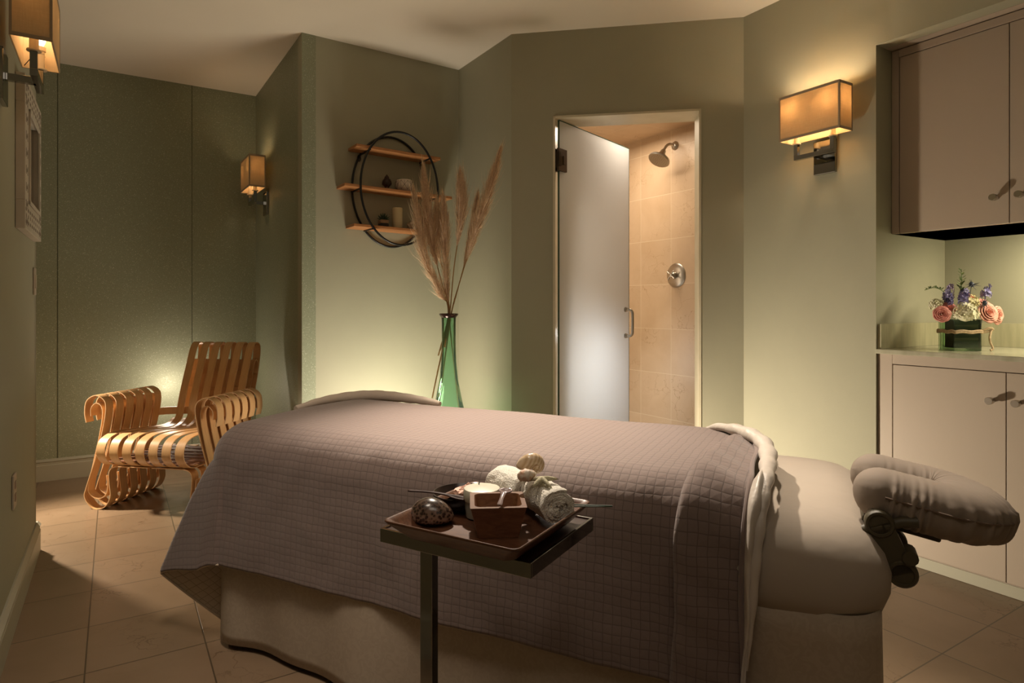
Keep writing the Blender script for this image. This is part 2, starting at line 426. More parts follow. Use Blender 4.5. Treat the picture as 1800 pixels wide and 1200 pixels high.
# niche with cabinets: local frame at F, x towards the viewer along the wall, y into the wall
nic = math.atan2(av.y, av.x)
def loc(o): o.location = F; o.rotation_euler = (0, 0, nic); return o
NW = 1.75
ns = loc(struct(MB().box(-.08, 0, .001, .72, 0, 2.304).build('wall_niche_left', PAINT, None, False)))
loc(struct(MB().box(-.08, NW+.1, .646, .72, 0, 2.304).build('wall_niche_back', PAINT, None, False)))
loc(struct(MB().box(NW, NW+.08, .001, .646, 0, 2.304).build('wall_niche_right', PAINT, None, False)))
loc(struct(MB().box(-.08, NW+.1, .082, .72, 2.304, 2.36).build('trim_4', CREAMP, None, False)))
def cabinet(name, label, z0, z1, y0, yb, lx, dw, zd0, zd1, kz, plinth=0):
    t = thing(name, label, 'cabinet', F, nic)
    W = NW-.004
    b = MB(); b.box(.002, W, y0+.022, yb, z0+plinth, z1); b.box(.002, W, y0+.008, yb, z0, z0+plinth+.001)
    b.build('body', CREAMP, t, False)
    b = MB(); b.box(.002, lx, y0, y0+.021, z0+plinth, z1); b.box(lx, W, y0, y0+.021, zd1+.003, z1)
    b.build('face_frame', CREAMP, t, False, .0015)
    if plinth: box('plinth', .003, W, y0+.004, y0+.02, .001, plinth-.002, TRIMP, t, .001)
    x = lx+.003
    for i in range(4):
        x1 = min(x+dw, W)
        d = box('door', x, x1-.003, y0, y0+.019, zd0, zd1, CREAMP, t, .0015)
        kx = x1-.045 if i % 2 == 0 else x+.04
        kb = MB(); kb.lathe([(.008, 0), (.008, .014), (.0135, .020), (.0145, .040), (.013, .043), (0, .043)], 20, Matrix.Translation((kx, y0, kz)) @ Matrix.Rotation(PI/2, 4, 'X'))
        k = kb.build('knob', NICKEL, d); k['label'] = 'round metal knob'
        x = x1
    return t
cabinet('wall_cabinet', 'cream painted wall cabinet recessed high above the stone counter, flat doors with round knobs', 1.458, 2.300, .13, .642, .034, .420, 1.459, 2.262, 1.565)
cabinet('base_cabinet', 'cream painted base cabinet under the stone counter with flat doors and plinth', .0, .912, .012, .642, .064, .4215, .054, .866, .755, .05)
ct = thing('countertop', 'greenish polished stone countertop with low backsplash running along the wall niche', 'countertop', F, nic)
box('slab', .003, NW-.003, -.012, .643, .9125, .933, COUNTER, ct, .003)
b = MB(); b.box(.001, .016, .012, .644, .9335, 1.045); b.box(.016, NW-.003, .629, .644, .9335, 1.045); b.build('backsplash', SPLASH, ct, False)

# ------------------------------------------------------------------ shower fittings
gd = thing('shower_door', 'frosted glass shower door standing half open inwards on bronze hinges', 'door')
hg = D+Vector((math.cos(dang), math.sin(dang), 0))*(OX0+.03)+Vector((-math.sin(dang), math.cos(dang), 0))*.03
fr_ = Vector((.795, 4.300, 0)); gdir = (fr_-hg).normalized(); GLn = (fr_-hg).length
gd.location = (hg.x, hg.y, 0); gd.rotation_euler = (0, 0, math.atan2(gdir.y, gdir.x))
box('pane', 0, GLn, -.005, .005, .02, 2.2, FROST, gd, .001)
b = MB(); b.box(-.004, -.0005, -.0055, .0055, .02, 2.2); b.box(-.004, GLn+.002, -.0055, .0055, 2.2005, 2.205); b.box(GLn+.0005, GLn+.003, -.0055, .0055, .02, 2.2)
b.build('glass_edge', GLEDGE, gd, False)
for z in (1.907, .35):
    b = MB(); b.box(-.03, .055, -.022, -.006, z, z+.13); b.box(-.03, .055, .006, .022, z, z+.13); b.box(-.03, -.006, -.022, .022, z+.02, z+.11)
    b.box(.012, .03, -.027, -.022, z+.04, z+.09)
    b.build('hinge', BRONZE, gd, False, .002)
hp = [(GLn-.055, -.006, 1.105), (GLn-.055, -.04, 1.105), (GLn-.055, -.058, 1.09), (GLn-.055, -.062, 1.06), (GLn-.055, -.062, .97), (GLn-.055, -.058, .94), (GLn-.055, -.04, .928), (GLn-.055, -.006, .928)]
b = MB(); b.tube(spline(hp, 5), .0095, 12)
for z in (1.105, .928):
    b.tube([(GLn-.055, -.006, z), (GLn-.055, -.011, z)], .017, 16); b.tube([(GLn-.055, -.014, z), (GLn-.055, -.019, z)], .015, 16)
b.build('pull_handle', NICKEL, gd)
def shw(x, y_off, z):          # point on the shower's right wall seen at column x
    q = on_wall_px(R, av, x); return q-bv*y_off+Vector((0, 0, z))
sh = thing('shower_fixture', 'brushed nickel shower head on a bent arm at the top of the tiled shower wall', 'shower head')
q = shw(1187, 0, 0); q.z = 1.12+(540-256)*q.y/1106
sh.location = q
ang = math.atan2((-bv).y, (-bv).x)
sh.rotation_euler = (0, 0, ang)           # local x away from the wall
MX = Matrix.Rotation(PI/2, 4, 'Y')
MB().lathe([(.031, 0.001), (.031, .006), (.022, .016), (.012, .022), (0, .022)], 24, MX).build('flange', NICKEL, sh)
MB().tube(spline([(.01, 0, 0), (.05, 0, .004), (.085, 0, -.012), (.115, 0, -.05)], 5), .0095, 12).build('arm', NICKEL, sh)
MH = Matrix.Translation((.112, 0, -.045)) @ Matrix.Rotation(math.radians(180-32), 4, 'Y')
hb = MB().lathe([(.013, 0), (.019, .012), (.018, .022), (.025, .035), (.031, .05), (.058, .070), (.075, .080), (.077, .090), (.072, .095), (.0, .095)], 32, MH).build('head', NICKEL, sh)
b = MB()
for rr, k in ((.013, 6), (.027, 12), (.041, 18), (.055, 24)):
    for i in range(k):
        t = 2*PI*i/k; b.ico(tuple(MH @ Vector((rr*math.cos(t), rr*math.sin(t),   .0955))), .0018, 1)
b.build('spray_nozzles', NICKELD, hb)['kind'] = 'stuff'
va = thing('shower_valve', 'round brushed nickel shower valve plate with cross handle on the tiled wall', 'valve')
q = shw(1189, 0, 0); q.z = 1.12+(540-484)*q.y/1106; va.location = q; va.rotation_euler = (0, 0, ang)
MB().lathe([(.086, .001), (.086, .004), (.078, .010), (.05, .015), (.03, .017), (0, .017)], 40, MX).build('escutcheon', NICKEL, va)
b = MB(); b.lathe([(.024, .016), (.022, .04), (.014, .046), (.014, .062), (0, .066)], 24, MX)
for t in (PI/4+.1, 3*PI/4+.1):
    c, s_ = math.cos(t)*.040, math.sin(t)*.040; b.tube([(.058, c, s_), (.058, -c, -s_)], .0055, 10)
b.build('cross_handle', NICKEL, va)

# ------------------------------------------------------------------ sconces: local x along the wall, y away from it, z up, origin on the wall at shade mid-length
def sconce(label, p, rz, power=3.0, group=None):
    t = thing('wall_sconce', label, 'lamp', p, rz)
    z0, z1, hl, y0, y1 = 1.932, 2.148, .1525, .043, .146
    th = .0025
    b = MB()
    b.box(-hl, hl, y1-th, y1, z0, z1); b.box(-hl, hl, y0, y0+th, z0, z1); b.box(-hl, -hl+th, y0, y1, z0, z1); b.box(hl-th, hl, y0, y1, z0, z1)
    s = b.build('lamp_shade', SHADE, t, False)
    e = .0012; b = MB(); h = .011
    for za, zb in ((z0-.001, z0+h), (z1-h, z1+.001)):
        b.box(-hl-e, hl+e, y1, y1+e, za, zb); b.box(-hl-e, hl+e, y0-e, y0, za, zb); b.box(-hl-e, -hl, y0, y1, za, zb); b.box(hl, hl+e, y0, y1, za, zb)
    for x in (-hl-e, hl-.006):
        for y in (y0-e, y1): b.box(x, x+.006+e, y, y+e, z0+h, z1-h)
    for x in (-hl-e, hl):
        for y in (y0, y1-.006): b.box(x, x+e, y, y+.006, z0+h, z1-h)
    b.build('shade_trim', SHADET, s, False)
    box('backplate', -.055, .055, .001, .017, 1.765, 1.925, CHROME, t, .002)
    ym = (y0+y1)/2+.0
    b = MB(); b.box(-.011, .011, .017, ym, 1.836, 1.858); b.build('arm', CHROME, t, False, .001)
    b = MB(); b.box(-.102, .102, ym-.008, ym+.012, 1.836, 1.858)
    for sx in (-1, 1): b.box(sx*.092-.010, sx*.092+.010, ym-.008, ym+.012, 1.858, 1.912)
    b.build('fork_bar', CHROME, t, False, .001)
    for sx in (-1, 1):
        b = MB(); b.lathe([(.019, 1.9125), (.020, 1.915), (.019, 1.918), (.0125, 1.919), (.0125, 1.975), (.016, 1.976), (.016, 1.990), (0, 1.990)], 20, Matrix.Translation((sx*.092, ym+.002, 0)))
        so = b.build('socket', mat('socket_cream', (.72, .58, .38), .35), t)
        MB().lathe([(.008, 1.991), (.014, 2.005), (.019, 2.025), (.017, 2.045), (.006, 2.062), (0, 2.064)], 16, Matrix.Translation((sx*.092, ym+.002, 0))).build('bulb', BULB, t)
        l = bpy.data.lights.new('bulb_light', 'POINT'); l.energy = power/2; l.color = (1, .83, .61); l.shadow_soft_size = .028
        lo = bpy.data.objects.new('bulb_light', l); COL.objects.link(lo); lo.parent = t; lo.location = (sx*.092, ym+.002, 2.035+.045)
    MB().tube([(-hl+.004, y0+.006, z0+.006), (-.092, ym, 1.985)], .0013, 6).build('shade_wire', BLACKM, t)
    MB().tube([(hl-.004, y1-.006, z0+.006), (.092, ym, 1.985)], .0013, 6).build('shade_wire', BLACKM, t)
    return t
def wallpt(p0, d, s): return p0+d*s
# right sconce on the wall between E and F
dEF = (F-E_).normalized(); pEF = E_+dEF*.475
r_s = sconce('linen box sconce with polished plate on the green wall right of the shower', pEF, math.atan2(dEF.y, dEF.x)+PI, 6.0)
dAB = (B-A).normalized(); pAB = A+dAB*.39
s2 = sconce('small looking linen box sconce on the glittery wall above the bentwood chair', pAB, math.atan2(dAB.y, dAB.x)+PI, 1.3)
pLW = L+av*1.075
s3 = sconce('linen box sconce at the upper left, cut off by the top edge', pLW, math.atan2((-av).y, (-av).x)+PI, 1.0)
for s_ in (r_s, s2, s3):      # turn so that local +y points into the room
    n = Matrix.Rotation(s_.rotation_euler.z, 3, 'Z') @ Vector((0, 1, 0))
    inn = Vector((-.847, -.532, 0)) if s_ is not s3 else Vector((.847, .532, 0))
    if n.dot(inn) < 0: s_.rotation_euler.z += PI
# caution label on the socket of the near sconce
def text(body, size, m, parent, loc_, rot, name='lettering'):
    cu = bpy.data.curves.new(name, 'FONT'); cu.body = body; cu.size = size; cu.align_x = 'CENTER'; cu.extrude = .0001
    o = bpy.data.objects.new('tmp', cu); COL.objects.link(o)
    dg = bpy.context.evaluated_depsgraph_get(); me = bpy.data.meshes.new_from_object(o.evaluated_get(dg))
    bpy.data.objects.remove(o); o2 = link(name, me, m, parent); o2.location = loc_; o2.rotation_euler = rot; return o2
inkm = mat('label_ink', (.05, .03, .02), .6)
so = [c for c in s3.children if c.name.startswith('socket')]
for k in so:
    cx = sum(v.co.x for v in k.data.vertices)/len(k.data.vertices)
    side = -1 if cx < 0 else 1
    for sd in (-1, 1):
        text('CAUTION', .006, inkm, k, (cx+sd*.0128, .0965, 1.962), (PI/2, 0, sd*PI/2))
        b = MB()
        for r_ in range(3): b.box(cx+sd*.0126, cx+sd*.0129, .0965-.010, .0965+.010, 1.957-r_*.005, 1.9582-r_*.005)

# ------------------------------------------------------------------ left wall: carved frame, outlet, switch
WHITEP = noisy('whitewashed_wood', (.50, .44, .36), (.56, .50, .41), 8, .6, .1, 60)
lw = math.atan2(av.y, av.x)+PI      # local x along -a (away from viewer), local y = out of... (rotated below)
def onleft(dist_from_L): return L+av*dist_from_L
nrm = bv
mf = thing('carved_mirror', 'square whitewashed mirror with pierced carved frame hanging on the left wall', 'mirror', onleft(.42), 0)
mf.rotation_euler = (0, 0, math.atan2(av.y, av.x))      # local x = a, local y = b (out of wall)
S = .285; zc = 1.695
b = MB(); w_ = .105
b.box(-S, S, .001, .030, zc-S, zc-S+w_); b.box(-S, S, .001, .030, zc+S-w_, zc+S); b.box(-S, -S+w_, .001, .030, zc-S+w_, zc+S-w_); b.box(S-w_, S, .001, .030, zc-S+w_, zc+S-w_)
frm = b.build('frame', WHITEP, mf, False, .002)
b = MB(); i_ = S-w_
for (x0, x1, z0, z1) in ((-i_, i_, zc-i_, zc-i_+.012), (-i_, i_, zc+i_-.012, zc+i_), (-i_, -i_+.012, zc-i_, zc+i_), (i_-.012, i_, zc-i_, zc+i_)): b.box(x0, x1, .030, .036, z0, z1)
b.build('inner_moulding', WHITEP, frm, False, .001)
b = MB(); k = 9
for i in range(k):
    c = -S+.03+(2*S-.06)*i/(k-1)
    for o_ in (S-.028, S-.075):
        for sg in (-1, 1):
            b.box(c-.016, c+.016, .0285, .0305, zc+sg*o_-.006, zc+sg*o_+.006); b.box(sg*o_-.006, sg*o_+.006, .0285, .0305, zc+c-.016, zc+c+.016)
    for sg in (-1, 1):
        b.ico((c, .030, zc+sg*(S-.052)), .009, 1, (1, .15, 1)); b.ico((sg*(S-.052), .030, zc+c), .009, 1, (1, .15, 1))
b.build('carving', mat('carving_shadow', (.20, .16, .12), .8), frm, False)
box('glass', -i_+.001, i_-.001, .006, .012, zc-i_+.001, zc+i_-.001, mat('mirror_glass', (.5, .52, .48), .05, 1), mf, 0)
ol = thing('wall_outlet', 'cream outlet cover low on the left wall', 'outlet', onleft(.76), math.atan2(av.y, av.x))
pm = mat('plate_plastic', (.50, .42, .33), .4)
p_ = box('cover_plate', -.036, .036, .001, .007, .405, .525, pm, ol, .002)
b = MB()
for z in (.443, .487): b.box(-.016, .016, .0068, .0085, z-.013, z+.013)
b.build('socket_face', mat('plate_slot', (.28, .20, .15), .5), p_, False)
sw = thing('light_switch', 'narrow cream switch plate near the end of the left wall', 'switch', onleft(.10), math.atan2(av.y, av.x))
p_ = box('cover_plate', -.036, .036, .001, .007, 1.175, 1.295, pm, sw, .002)
box('rocker', -.014, .014, .0068, .010, 1.205, 1.265, pm, p_, .001)

# ------------------------------------------------------------------ massage table
O2 = Vector((-1.046, 2.11, 0)); TA = math.radians(-26.5)
Ln, Wd = 1.985, .76
mt = thing('massage_table', 'padded massage table with grey beige fitted sheet and floor length patterned skirt', 'massage table', O2, TA)
def rrect(x0, x1, y0, y1, r, n=10, per=26):
    pts = []
    rs = r if isinstance(r, (list, tuple)) else [r]*4
    cs = [(x1-rs[0], y1-rs[0], 0, rs[0]), (x0+rs[1], y1-rs[1], PI/2, rs[1]), (x0+rs[2], y0+rs[2], PI, rs[2]), (x1-rs[3], y0+rs[3], 3*PI/2, rs[3])]
    for i, (cx, cy, a0, rr) in enumerate(cs):
        for k in range(n+1):
            t = a0+PI/2*k/n; pts.append((cx+rr*math.cos(t), cy+rr*math.sin(t)))
        nx, ny, na, nr = cs[(i+1) % 4]
        q = (nx+nr*math.cos(na), ny+nr*math.sin(na)); p = pts[-1]
        for k in range(1, per): pts.append((p[0]+(q[0]-p[0])*k/per, p[1]+(q[1]-p[1])*k/per))
    return pts
rings = [(.10, .468), (.035, .470), (.008, .485), (-.004, .52), (-.006, .56), (.002, .60), (.022, .635), (.055, .657), (.10, .668), (.17, .674), (.25, .676), (.33, .677)]
vs = []; npt = None
for ins, z in rings:
    P = rrect(ins, Ln-ins, ins, Wd-ins, max(.02, .13-ins*.5)); npt = len(P)
    for (x, y) in P:
        q = noise.noise(Vector((x*3, y*3, z*4)))*.006
        pull = noise.noise(Vector((x*9, y*9, z*2+5)))*.004 if z < .62 else 0
        hd = ss((x-1.5)/.5)*.012*(1-ss((z-.55)/.12))
        lo_ = (1-ss((x-1.50)/.12))
        vs.append((x+(hd if x > 1.8 else 0)+(.03*lo_ if x < .1 else 0), y+pull+(.035*lo_ if y < .12 else 0), z+q*(.6 if z > .6 else 1)-(.03*lo_ if z > .6 else 0)))
fs = [(i*npt+k, i*npt+(k+1) % npt, (i+1)*npt+(k+1) % npt, (i+1)*npt+k) for i in range(len(rings)-1) for k in range(npt)]
fs += [tuple(range(npt))[::-1], tuple((len(rings)-1)*npt+k for k in range(npt))]
meshobj('mattress', vs, fs, SHEET, mt)
# skirt
P = rrect(.0, Ln-.003, .005, Wd-.005, [.10, .16, .16, .10], 14, 50); vs = []
zs = [.50, .44, .36, .27, .18, .10, .05, .02]
acc = 0
for j, z in enumerate(zs):
    acc = 0; dn = (0.5-z)/.5
    for i, (x, y) in enumerate(P):
        p0 = P[i-1]; p1 = P[(i+1) % len(P)]; acc += math.dist(P[i-1], P[i]) if i else 0
        t = Vector((p1[0]-p0[0], p1[1]-p0[1])).normalized(); nx, ny = t.y, -t.x
        f = math.sin(acc*9.5+1.2)*.6+math.sin(acc*21+.4)*.35+math.sin(acc*4.1)*.5
        amp = .002+.022*dn
        vs.append((x+nx*f*amp-.0*nx, y+ny*f*amp, z))
n_ = len(P)
fs = [(i*n_+k, (i+1)*n_+k, (i+1)*n_+(k+1) % n_, i*n_+(k+1) % n_) for i in range(len(zs)-1) for k in range(n_)]
sk = meshobj('skirt', vs, fs, SKIRTM, mt); md = sk.modifiers.new('solid', 'SOLIDIFY'); md.thickness = .003; md.offset = -1
sk['label'] = 'patterned floor length skirt'

# blanket: cloth coordinates (u along, w across) -> place
rr = .115; CX0, CY0, CY1 = .115, .115, .66; ZT = .722
ENEAR, EFOOT, EFAR = .500, .58, .45
phk = [0, 18, 37, 51, 66, 90]
hx = [.115, .05, -.155, .01, -.06, -.16]; hy = [-.035, -.045, -.035, .115, .09, .16]
zq = [0, 0, 0, 0, 0, 0]
def drape(ex, ey, u, wv, off=0.0):
    """ex: cloth length past the core on the foot side, ey past the core on the near side (negative = far side)"""
    far = ey < 0; eyy = abs(ey)
    e = math.hypot(ex, eyy)
    crown = .010*math.sin(PI*max(0, min(1, (wv-.0)/.78)))
    if e < 1e-6: return Vector((u, wv, ZT+crown+off))
    dx, dy = -ex/e, (-eyy if not far else eyy)/e
    cx = CX0 if ex > 0 else u; cy = (CY1 if far else CY0) if eyy > 0 else wv
    R_ = rr+off
    if e < rr*PI/2:
        a_ = e/rr; h = R_*math.sin(a_); z = ZT+crown*math.cos(a_)-rr+R_*math.cos(a_)
        return Vector((cx+dx*h, cy+dy*h, z))
    l = e-rr*PI/2
    base = Vector((cx+dx*R_, cy+dy*R_))
    if far or (ex <= 0):
        fl = l*.05
        p = base+Vector((dx*fl, dy*fl)); z = ZT-rr-math.sqrt(max(0, l*l-fl*fl))
        if not far:
            wav = math.sin(u*7+1)*.5+math.sin(u*15)*.3
            p.y -= wav*.010*(l/.33)
        return Vector((p.x, p.y, z))
    ph = math.degrees(math.atan2(ex, eyy))
    if eyy <= 1e-6:                       # pure foot side
        k = ss((wv-CY0)/.5)
        fl = .36*(l/.36)**.8*(.50*(1-k)+.26*k)
        fl2 = min(fl, .95*l)
        yy = base.y + (.16-.115)*(l/.5)*(1-k)
        return Vector((base.x-fl2, yy, ZT-rr-math.sqrt(max(0, l*l-fl2*fl2))))
    emx = min(ENEAR/max(math.cos(math.radians(ph)), 1e-3), EFOOT/max(math.sin(math.radians(ph)), 1e-3)); lm = emx-rr*PI/2
    t = l/lm
    tgt = Vector((interp(ph, phk, hx), interp(ph, phk, hy)))
    # blend from the flat side formulas at the borders
    p = base+(tgt-base)*(t**.85)
    hz = (p-base).length
    return Vector((p.x, p.y, ZT-rr-math.sqrt(max(.02*l*l, l*l-hz*hz))))
def cloth(u, w_, off=0.0):
    ex = max(0, CX0-u); ey = CY0-w_ if w_ < CY0 else (CY1-w_ if w_ > CY1 else 0)
    return drape(ex, ey, max(u, CX0), min(max(w_, CY0), CY1), off)
U0, U1 = CX0-EFOOT, 1.665
def ripple(p, u, w_):
    n1 = noise.noise(Vector((u*4, w_*4, 2)))*.004+noise.noise(Vector((u*14, w_*11, 5)))*.0022*(1 if w_ < .1 else .25)
    k = ss((.12-w_)/.10)*ss((u-.0)/.15)
    p.y -= n1*2*k; p.z += n1*(1-k); return p
us = list(np.linspace(U0, .45, 95))+list(np.linspace(.46, U1, 110))
ws = list(np.linspace(CY0-ENEAR, .16, 80))+list(np.linspace(.17, CY1+EFAR, 90))
vs = []; uv = []
for u in us:
    for w_ in ws:
        p = cloth(u, w_)
        p = ripple(p, u, w_)
        vs.append(p); uv.append((u, w_))
m_ = len(ws)
fs = [(i*m_+k, i*m_+k+1, (i+1)*m_+k+1, (i+1)*m_+k) for i in range(len(us)-1) for k in range(m_-1)]
bk = thing('quilted_blanket', 'taupe quilted blanket spread over the massage table and hanging down its side', 'blanket', O2, TA)
qo = meshobj('cover', vs, fs, [QUILT, QUILTB], bk, True, uv); md = qo.modifiers.new('solid', 'SOLIDIFY'); md.thickness = .006; md.offset = -1; md.material_offset = 1; md.material_offset_rim = 0
# hem binding along near and foot edges
def hemtube(name, pts, r, m, par): return MB().tube(pts, r, 8).build(name, m, par)
hem = [ripple(cloth(u, CY0-ENEAR+.001), u, CY0-ENEAR) for u in np.linspace(U1, U0, 160)]+[ripple(cloth(U0+.001, w_), U0, w_) for w_ in np.linspace(CY0-ENEAR, CY1, 80)]
hemtube('hem', hem, .0045, QUILT, bk)
# rolled far foot corner
rp = [(-.015, .44, .716), (-.005, .56, .728), (.03, .68, .734), (.12, .75, .738), (.24, .77, .736), (.36, .772, .730), (.455, .768, .722)]
b = MB(); sp = spline(rp, 6); b.tube(sp, [.011+.012*math.sin(PI*i/(len(sp)-1))+.001*math.sin(i*1.7) for i in range(len(sp))], 12)
b.build('rolled_edge', noisy('terry_hem', (.46, .38, .31), (.49, .41, .33), 5, .9, .3, 120, .003), bk)
# turned-back band of the blanket (quilted reverse), runs over the top and down the near side
def strip(name, ulf, urf, w0, w1, n, m, par, bulge, off0, k=12, uvs=1.0, roll=0.0):
    vs = []; uv = []
    for i in range(n+1):
        w_ = w0+(w1-w0)*i/n; a_, b_ = ulf(w_), urf(w_)
        for j in range(k+1):
            t = j/k; u = a_+(b_-a_)*t
            o_ = off0+bulge(t, w_)
            vs.append(cloth(u, w_, o_)); uv.append((u, w_))
    fs = [(i*(k+1)+j, (i+1)*(k+1)+j, (i+1)*(k+1)+j+1, i*(k+1)+j+1) for i in range(n) for j in range(k)]
    o = meshobj(name, vs, fs, m, par, True, uv); md = o.modifiers.new('solid', 'SOLIDIFY'); md.thickness = .005; md.offset = -1; return o
WB = -.62
bl_u = lambda w_: interp(w_, [WB, -.30, -.02, .12, .35, .52], [1.575, 1.574, 1.582, 1.592, 1.615, 1.640])+.004*math.sin(w_*20)
br_u = lambda w_: interp(w_, [WB, -.30, -.02, .12, .35, .52], [1.735, 1.722, 1.722, 1.727, 1.716, 1.690])+.003*math.sin(w_*17+1)
bulge1 = lambda t, w_: .026*math.sin(PI*min(1, t*.9+.1)**.55)*(1-.35*t)+.0022*math.sin(w_*60+t*5)
strip('turned_back_band', bl_u, br_u, .49, WB, 110, QUILTB, bk, bulge1, .002)['label'] = 'mauve brown quilted reverse side folded back'
b = MB(); b.tube([cloth(br_u(w_)-.002, w_, .008) for w_ in np.linspace(.48, WB, 80)], .006, 8); b.build('band_hem', QUILTB, bk)
# satin top sheet folded over the blanket edge
stn = thing('top_sheet', 'pale satin top sheet folded over the head end edge of the quilted blanket', 'sheet', O2, TA)
sl_u = lambda w_: interp(w_, [WB, -.35, -.10, .05, .12, .16, .40, .50], [1.725, 1.724, 1.720, 1.722, 1.735, 1.745, 1.725, 1.690])
sr_u = lambda w_: interp(w_, [WB, -.42, -.20, -.02, .10, .30, .42, .50], [1.712, 1.720, 1.738, 1.752, 1.758, 1.757, 1.745, 1.72])+.003*math.sin(w_*23)
bul2 = lambda t, w_: .020*math.sin(PI*min(1, t*.95+.05)**1.3)+.0035*math.sin(w_*48+t*7)*t+.0025*math.sin(w_*90)*t
strip('folded_side', sl_u, sr_u, .46, WB, 130, SATIN, stn, bul2, .004, 16)
rl = [(1.515, .700, .716), (1.56, .66, .738), (1.62, .585, .752), (1.675, .51, .756), (1.72, .43, .752), (1.742, .34, .745), (1.752, .22, .742), (1.757, .12, .737), (1.756, .055, .712), (1.752, .010, .66), (1.747, -.012, .60), (1.742, -.02, .52), (1.735, -.022, .44), (1.728, -.022, .36)]
b = MB(); sp = spline(rl, 7); nn = len(sp)
b.tube(sp, [interp(i/(nn-1), [0, .09, .22, .40, .55, .65, .85, 1], [.004, .015, .023, .022, .017, .013, .010, .004])*(1+.10*math.sin(i*.9)) for i in range(nn)], 14, .8)
b.build('rolled_fold', SATIN, stn)
# flat part of sheet showing beyond the roll on the far side
vs = []; uv = []
for i in range(13):
    for j in range(9):
        u = 1.53+.165*i/12; w_ = .44+.30*j/8+.0*(i/12)
        u2 = u+.04*(1-j/8); zz = .706+.018*math.exp(-((j-3)/3)**2)-.03*ss((j-4)/4)
        vs.append((u2, w_, zz))
fs = [(i*9+j, i*9+j+1, (i+1)*9+j+1, (i+1)*9+j) for i in range(12) for j in range(8)]
o = meshobj('far_flap', vs, fs, SATIN, stn); md = o.modifiers.new('solid', 'SOLIDIFY'); md.thickness = .004

# face cradle: padded horseshoe + support arm
fc = meshobj('face_cushion', [], [], None) if False else None
def cushion():
    gap = .074
    cx, cy, cz = 1.990, .265, .712
    tilt = math.radians(10)
    path = []; rad = []
    Ls = .095
    n1 = 30
    for i in range(n1): path.append((Ls*i/n1, gap)); rad.append((.058+.006*i/n1, 1.0))
    for i in range(81):
        t = PI/2-PI*i/80; path.append((Ls+.072*math.cos(t), gap*math.sin(t))); rad.append((.064+.018*math.cos(t), 1))
    for i in range(n1-1, -1, -1): path.append((Ls*i/n1, -gap)); rad.append((.058+.006*i/n1, 1.0))
    vs = []; m2 = 40; L_ = len(path)
    # end caps rounding
    ext = []
    for k, s_ in ((0, 0), (1, .45), (2, .75), (3, .93)): pass
    cap_ = [(-.058*math.sin(a_), max(.02, math.cos(a_))) for a_ in np.linspace(PI/2, .22, 8)]
    P = [(x, gap, k) for x, k in cap_]+[(x, y, 1) for x, y in path]+[(x, -gap, k) for x, k in cap_[::-1]]
    Rr = [rad[0][0]]*8+[r[0] for r in rad]+[rad[-1][0]]*8
    acc = 0
    for i, (x, y, k) in enumerate(P):
        a = P[max(0, i-1)]; c = P[min(len(P)-1, i+1)]
        t = Vector((c[0]-a[0], c[1]-a[1])); 
        if i < 10: t = Vector((1, 0))
        if i > len(P)-11: t = Vector((-1, 0))
        t.normalize(); n = Vector((-t.y, t.x))     # left of the path = outer? 
        acc += math.hypot(x-a[0], y-a[1])
        for q in range(m2):
            th = 2*PI*q/m2
            r = Rr[i]*k
            cxn, szn = math.cos(th), math.sin(th)
            sx = math.copysign(abs(cxn)**.85, cxn)*r; sz = math.copysign(abs(szn)**.85, szn)*(.050 if szn > 0 else .062)*k
            wr = 1.5*(.0042*math.sin(acc*330+3*math.sin(acc*37))*math.sin(acc*23+1)+.003*math.sin(acc*150+1+2*math.sin(acc*20)))*(1 if szn < .45 else .35)*(1-abs(szn)**4*.7)*(1 if k == 1 else .5)
            if abs(szn-.0) < .12: wr -= .0015
            sx += math.copysign(wr, sx); sz += math.copysign(wr*.5, sz)
            vs.append((x+n.x*sx, y+n.y*sx, sz))
    fs = [(i*m2+q, i*m2+(q+1) % m2, (i+1)*m2+(q+1) % m2, (i+1)*m2+q) for i in range(len(P)-1) for q in range(m2)]
    fs += [tuple(range(m2)), tuple((len(P)-1)*m2+q for q in range(m2))]
    Mx = Matrix.Translation((cx, cy, cz)) @ Matrix.Rotation(tilt, 4, 'Y')
    o = meshobj('face_cushion', [Mx @ Vector(v) for v in vs], fs, CUSH, mt)
    bm = bmesh.new(); bm.from_mesh(o.data); bmesh.ops.recalc_face_normals(bm, faces=bm.faces); bm.to_mesh(o.data); bm.free()
    o['label'] = 'horseshoe face cushion in a gathered brown beige cover'
    # seam piping around the outside
    sp = []
    for i in range(8, len(P)-8):
        x, y, k = P[i]; a = P[max(0, i-1)]; c = P[i+1]; t = Vector((c[0]-a[0], c[1]-a[1])).normalized() if 9 < i < len(P)-10 else Vector((1 if i < 40 else -1, 0)); n = Vector((-t.y, t.x))
        r = Rr[i]*1.0+.0055; sp.append(Mx @ Vector((x+n.x*r, y+n.y*r, .004)))
    MB().tube(sp, .0022, 6).build('seam', mat('seam_thread', (.16, .11, .08), .8), o)
    # bottom plate of the cradle
    b = MB(); b.box(-.03, .12, -.09, .09, -.072, -.058, Mx); b.build('cradle_plate', PLAST, mt, False, .004)
cushion()
b = MB()
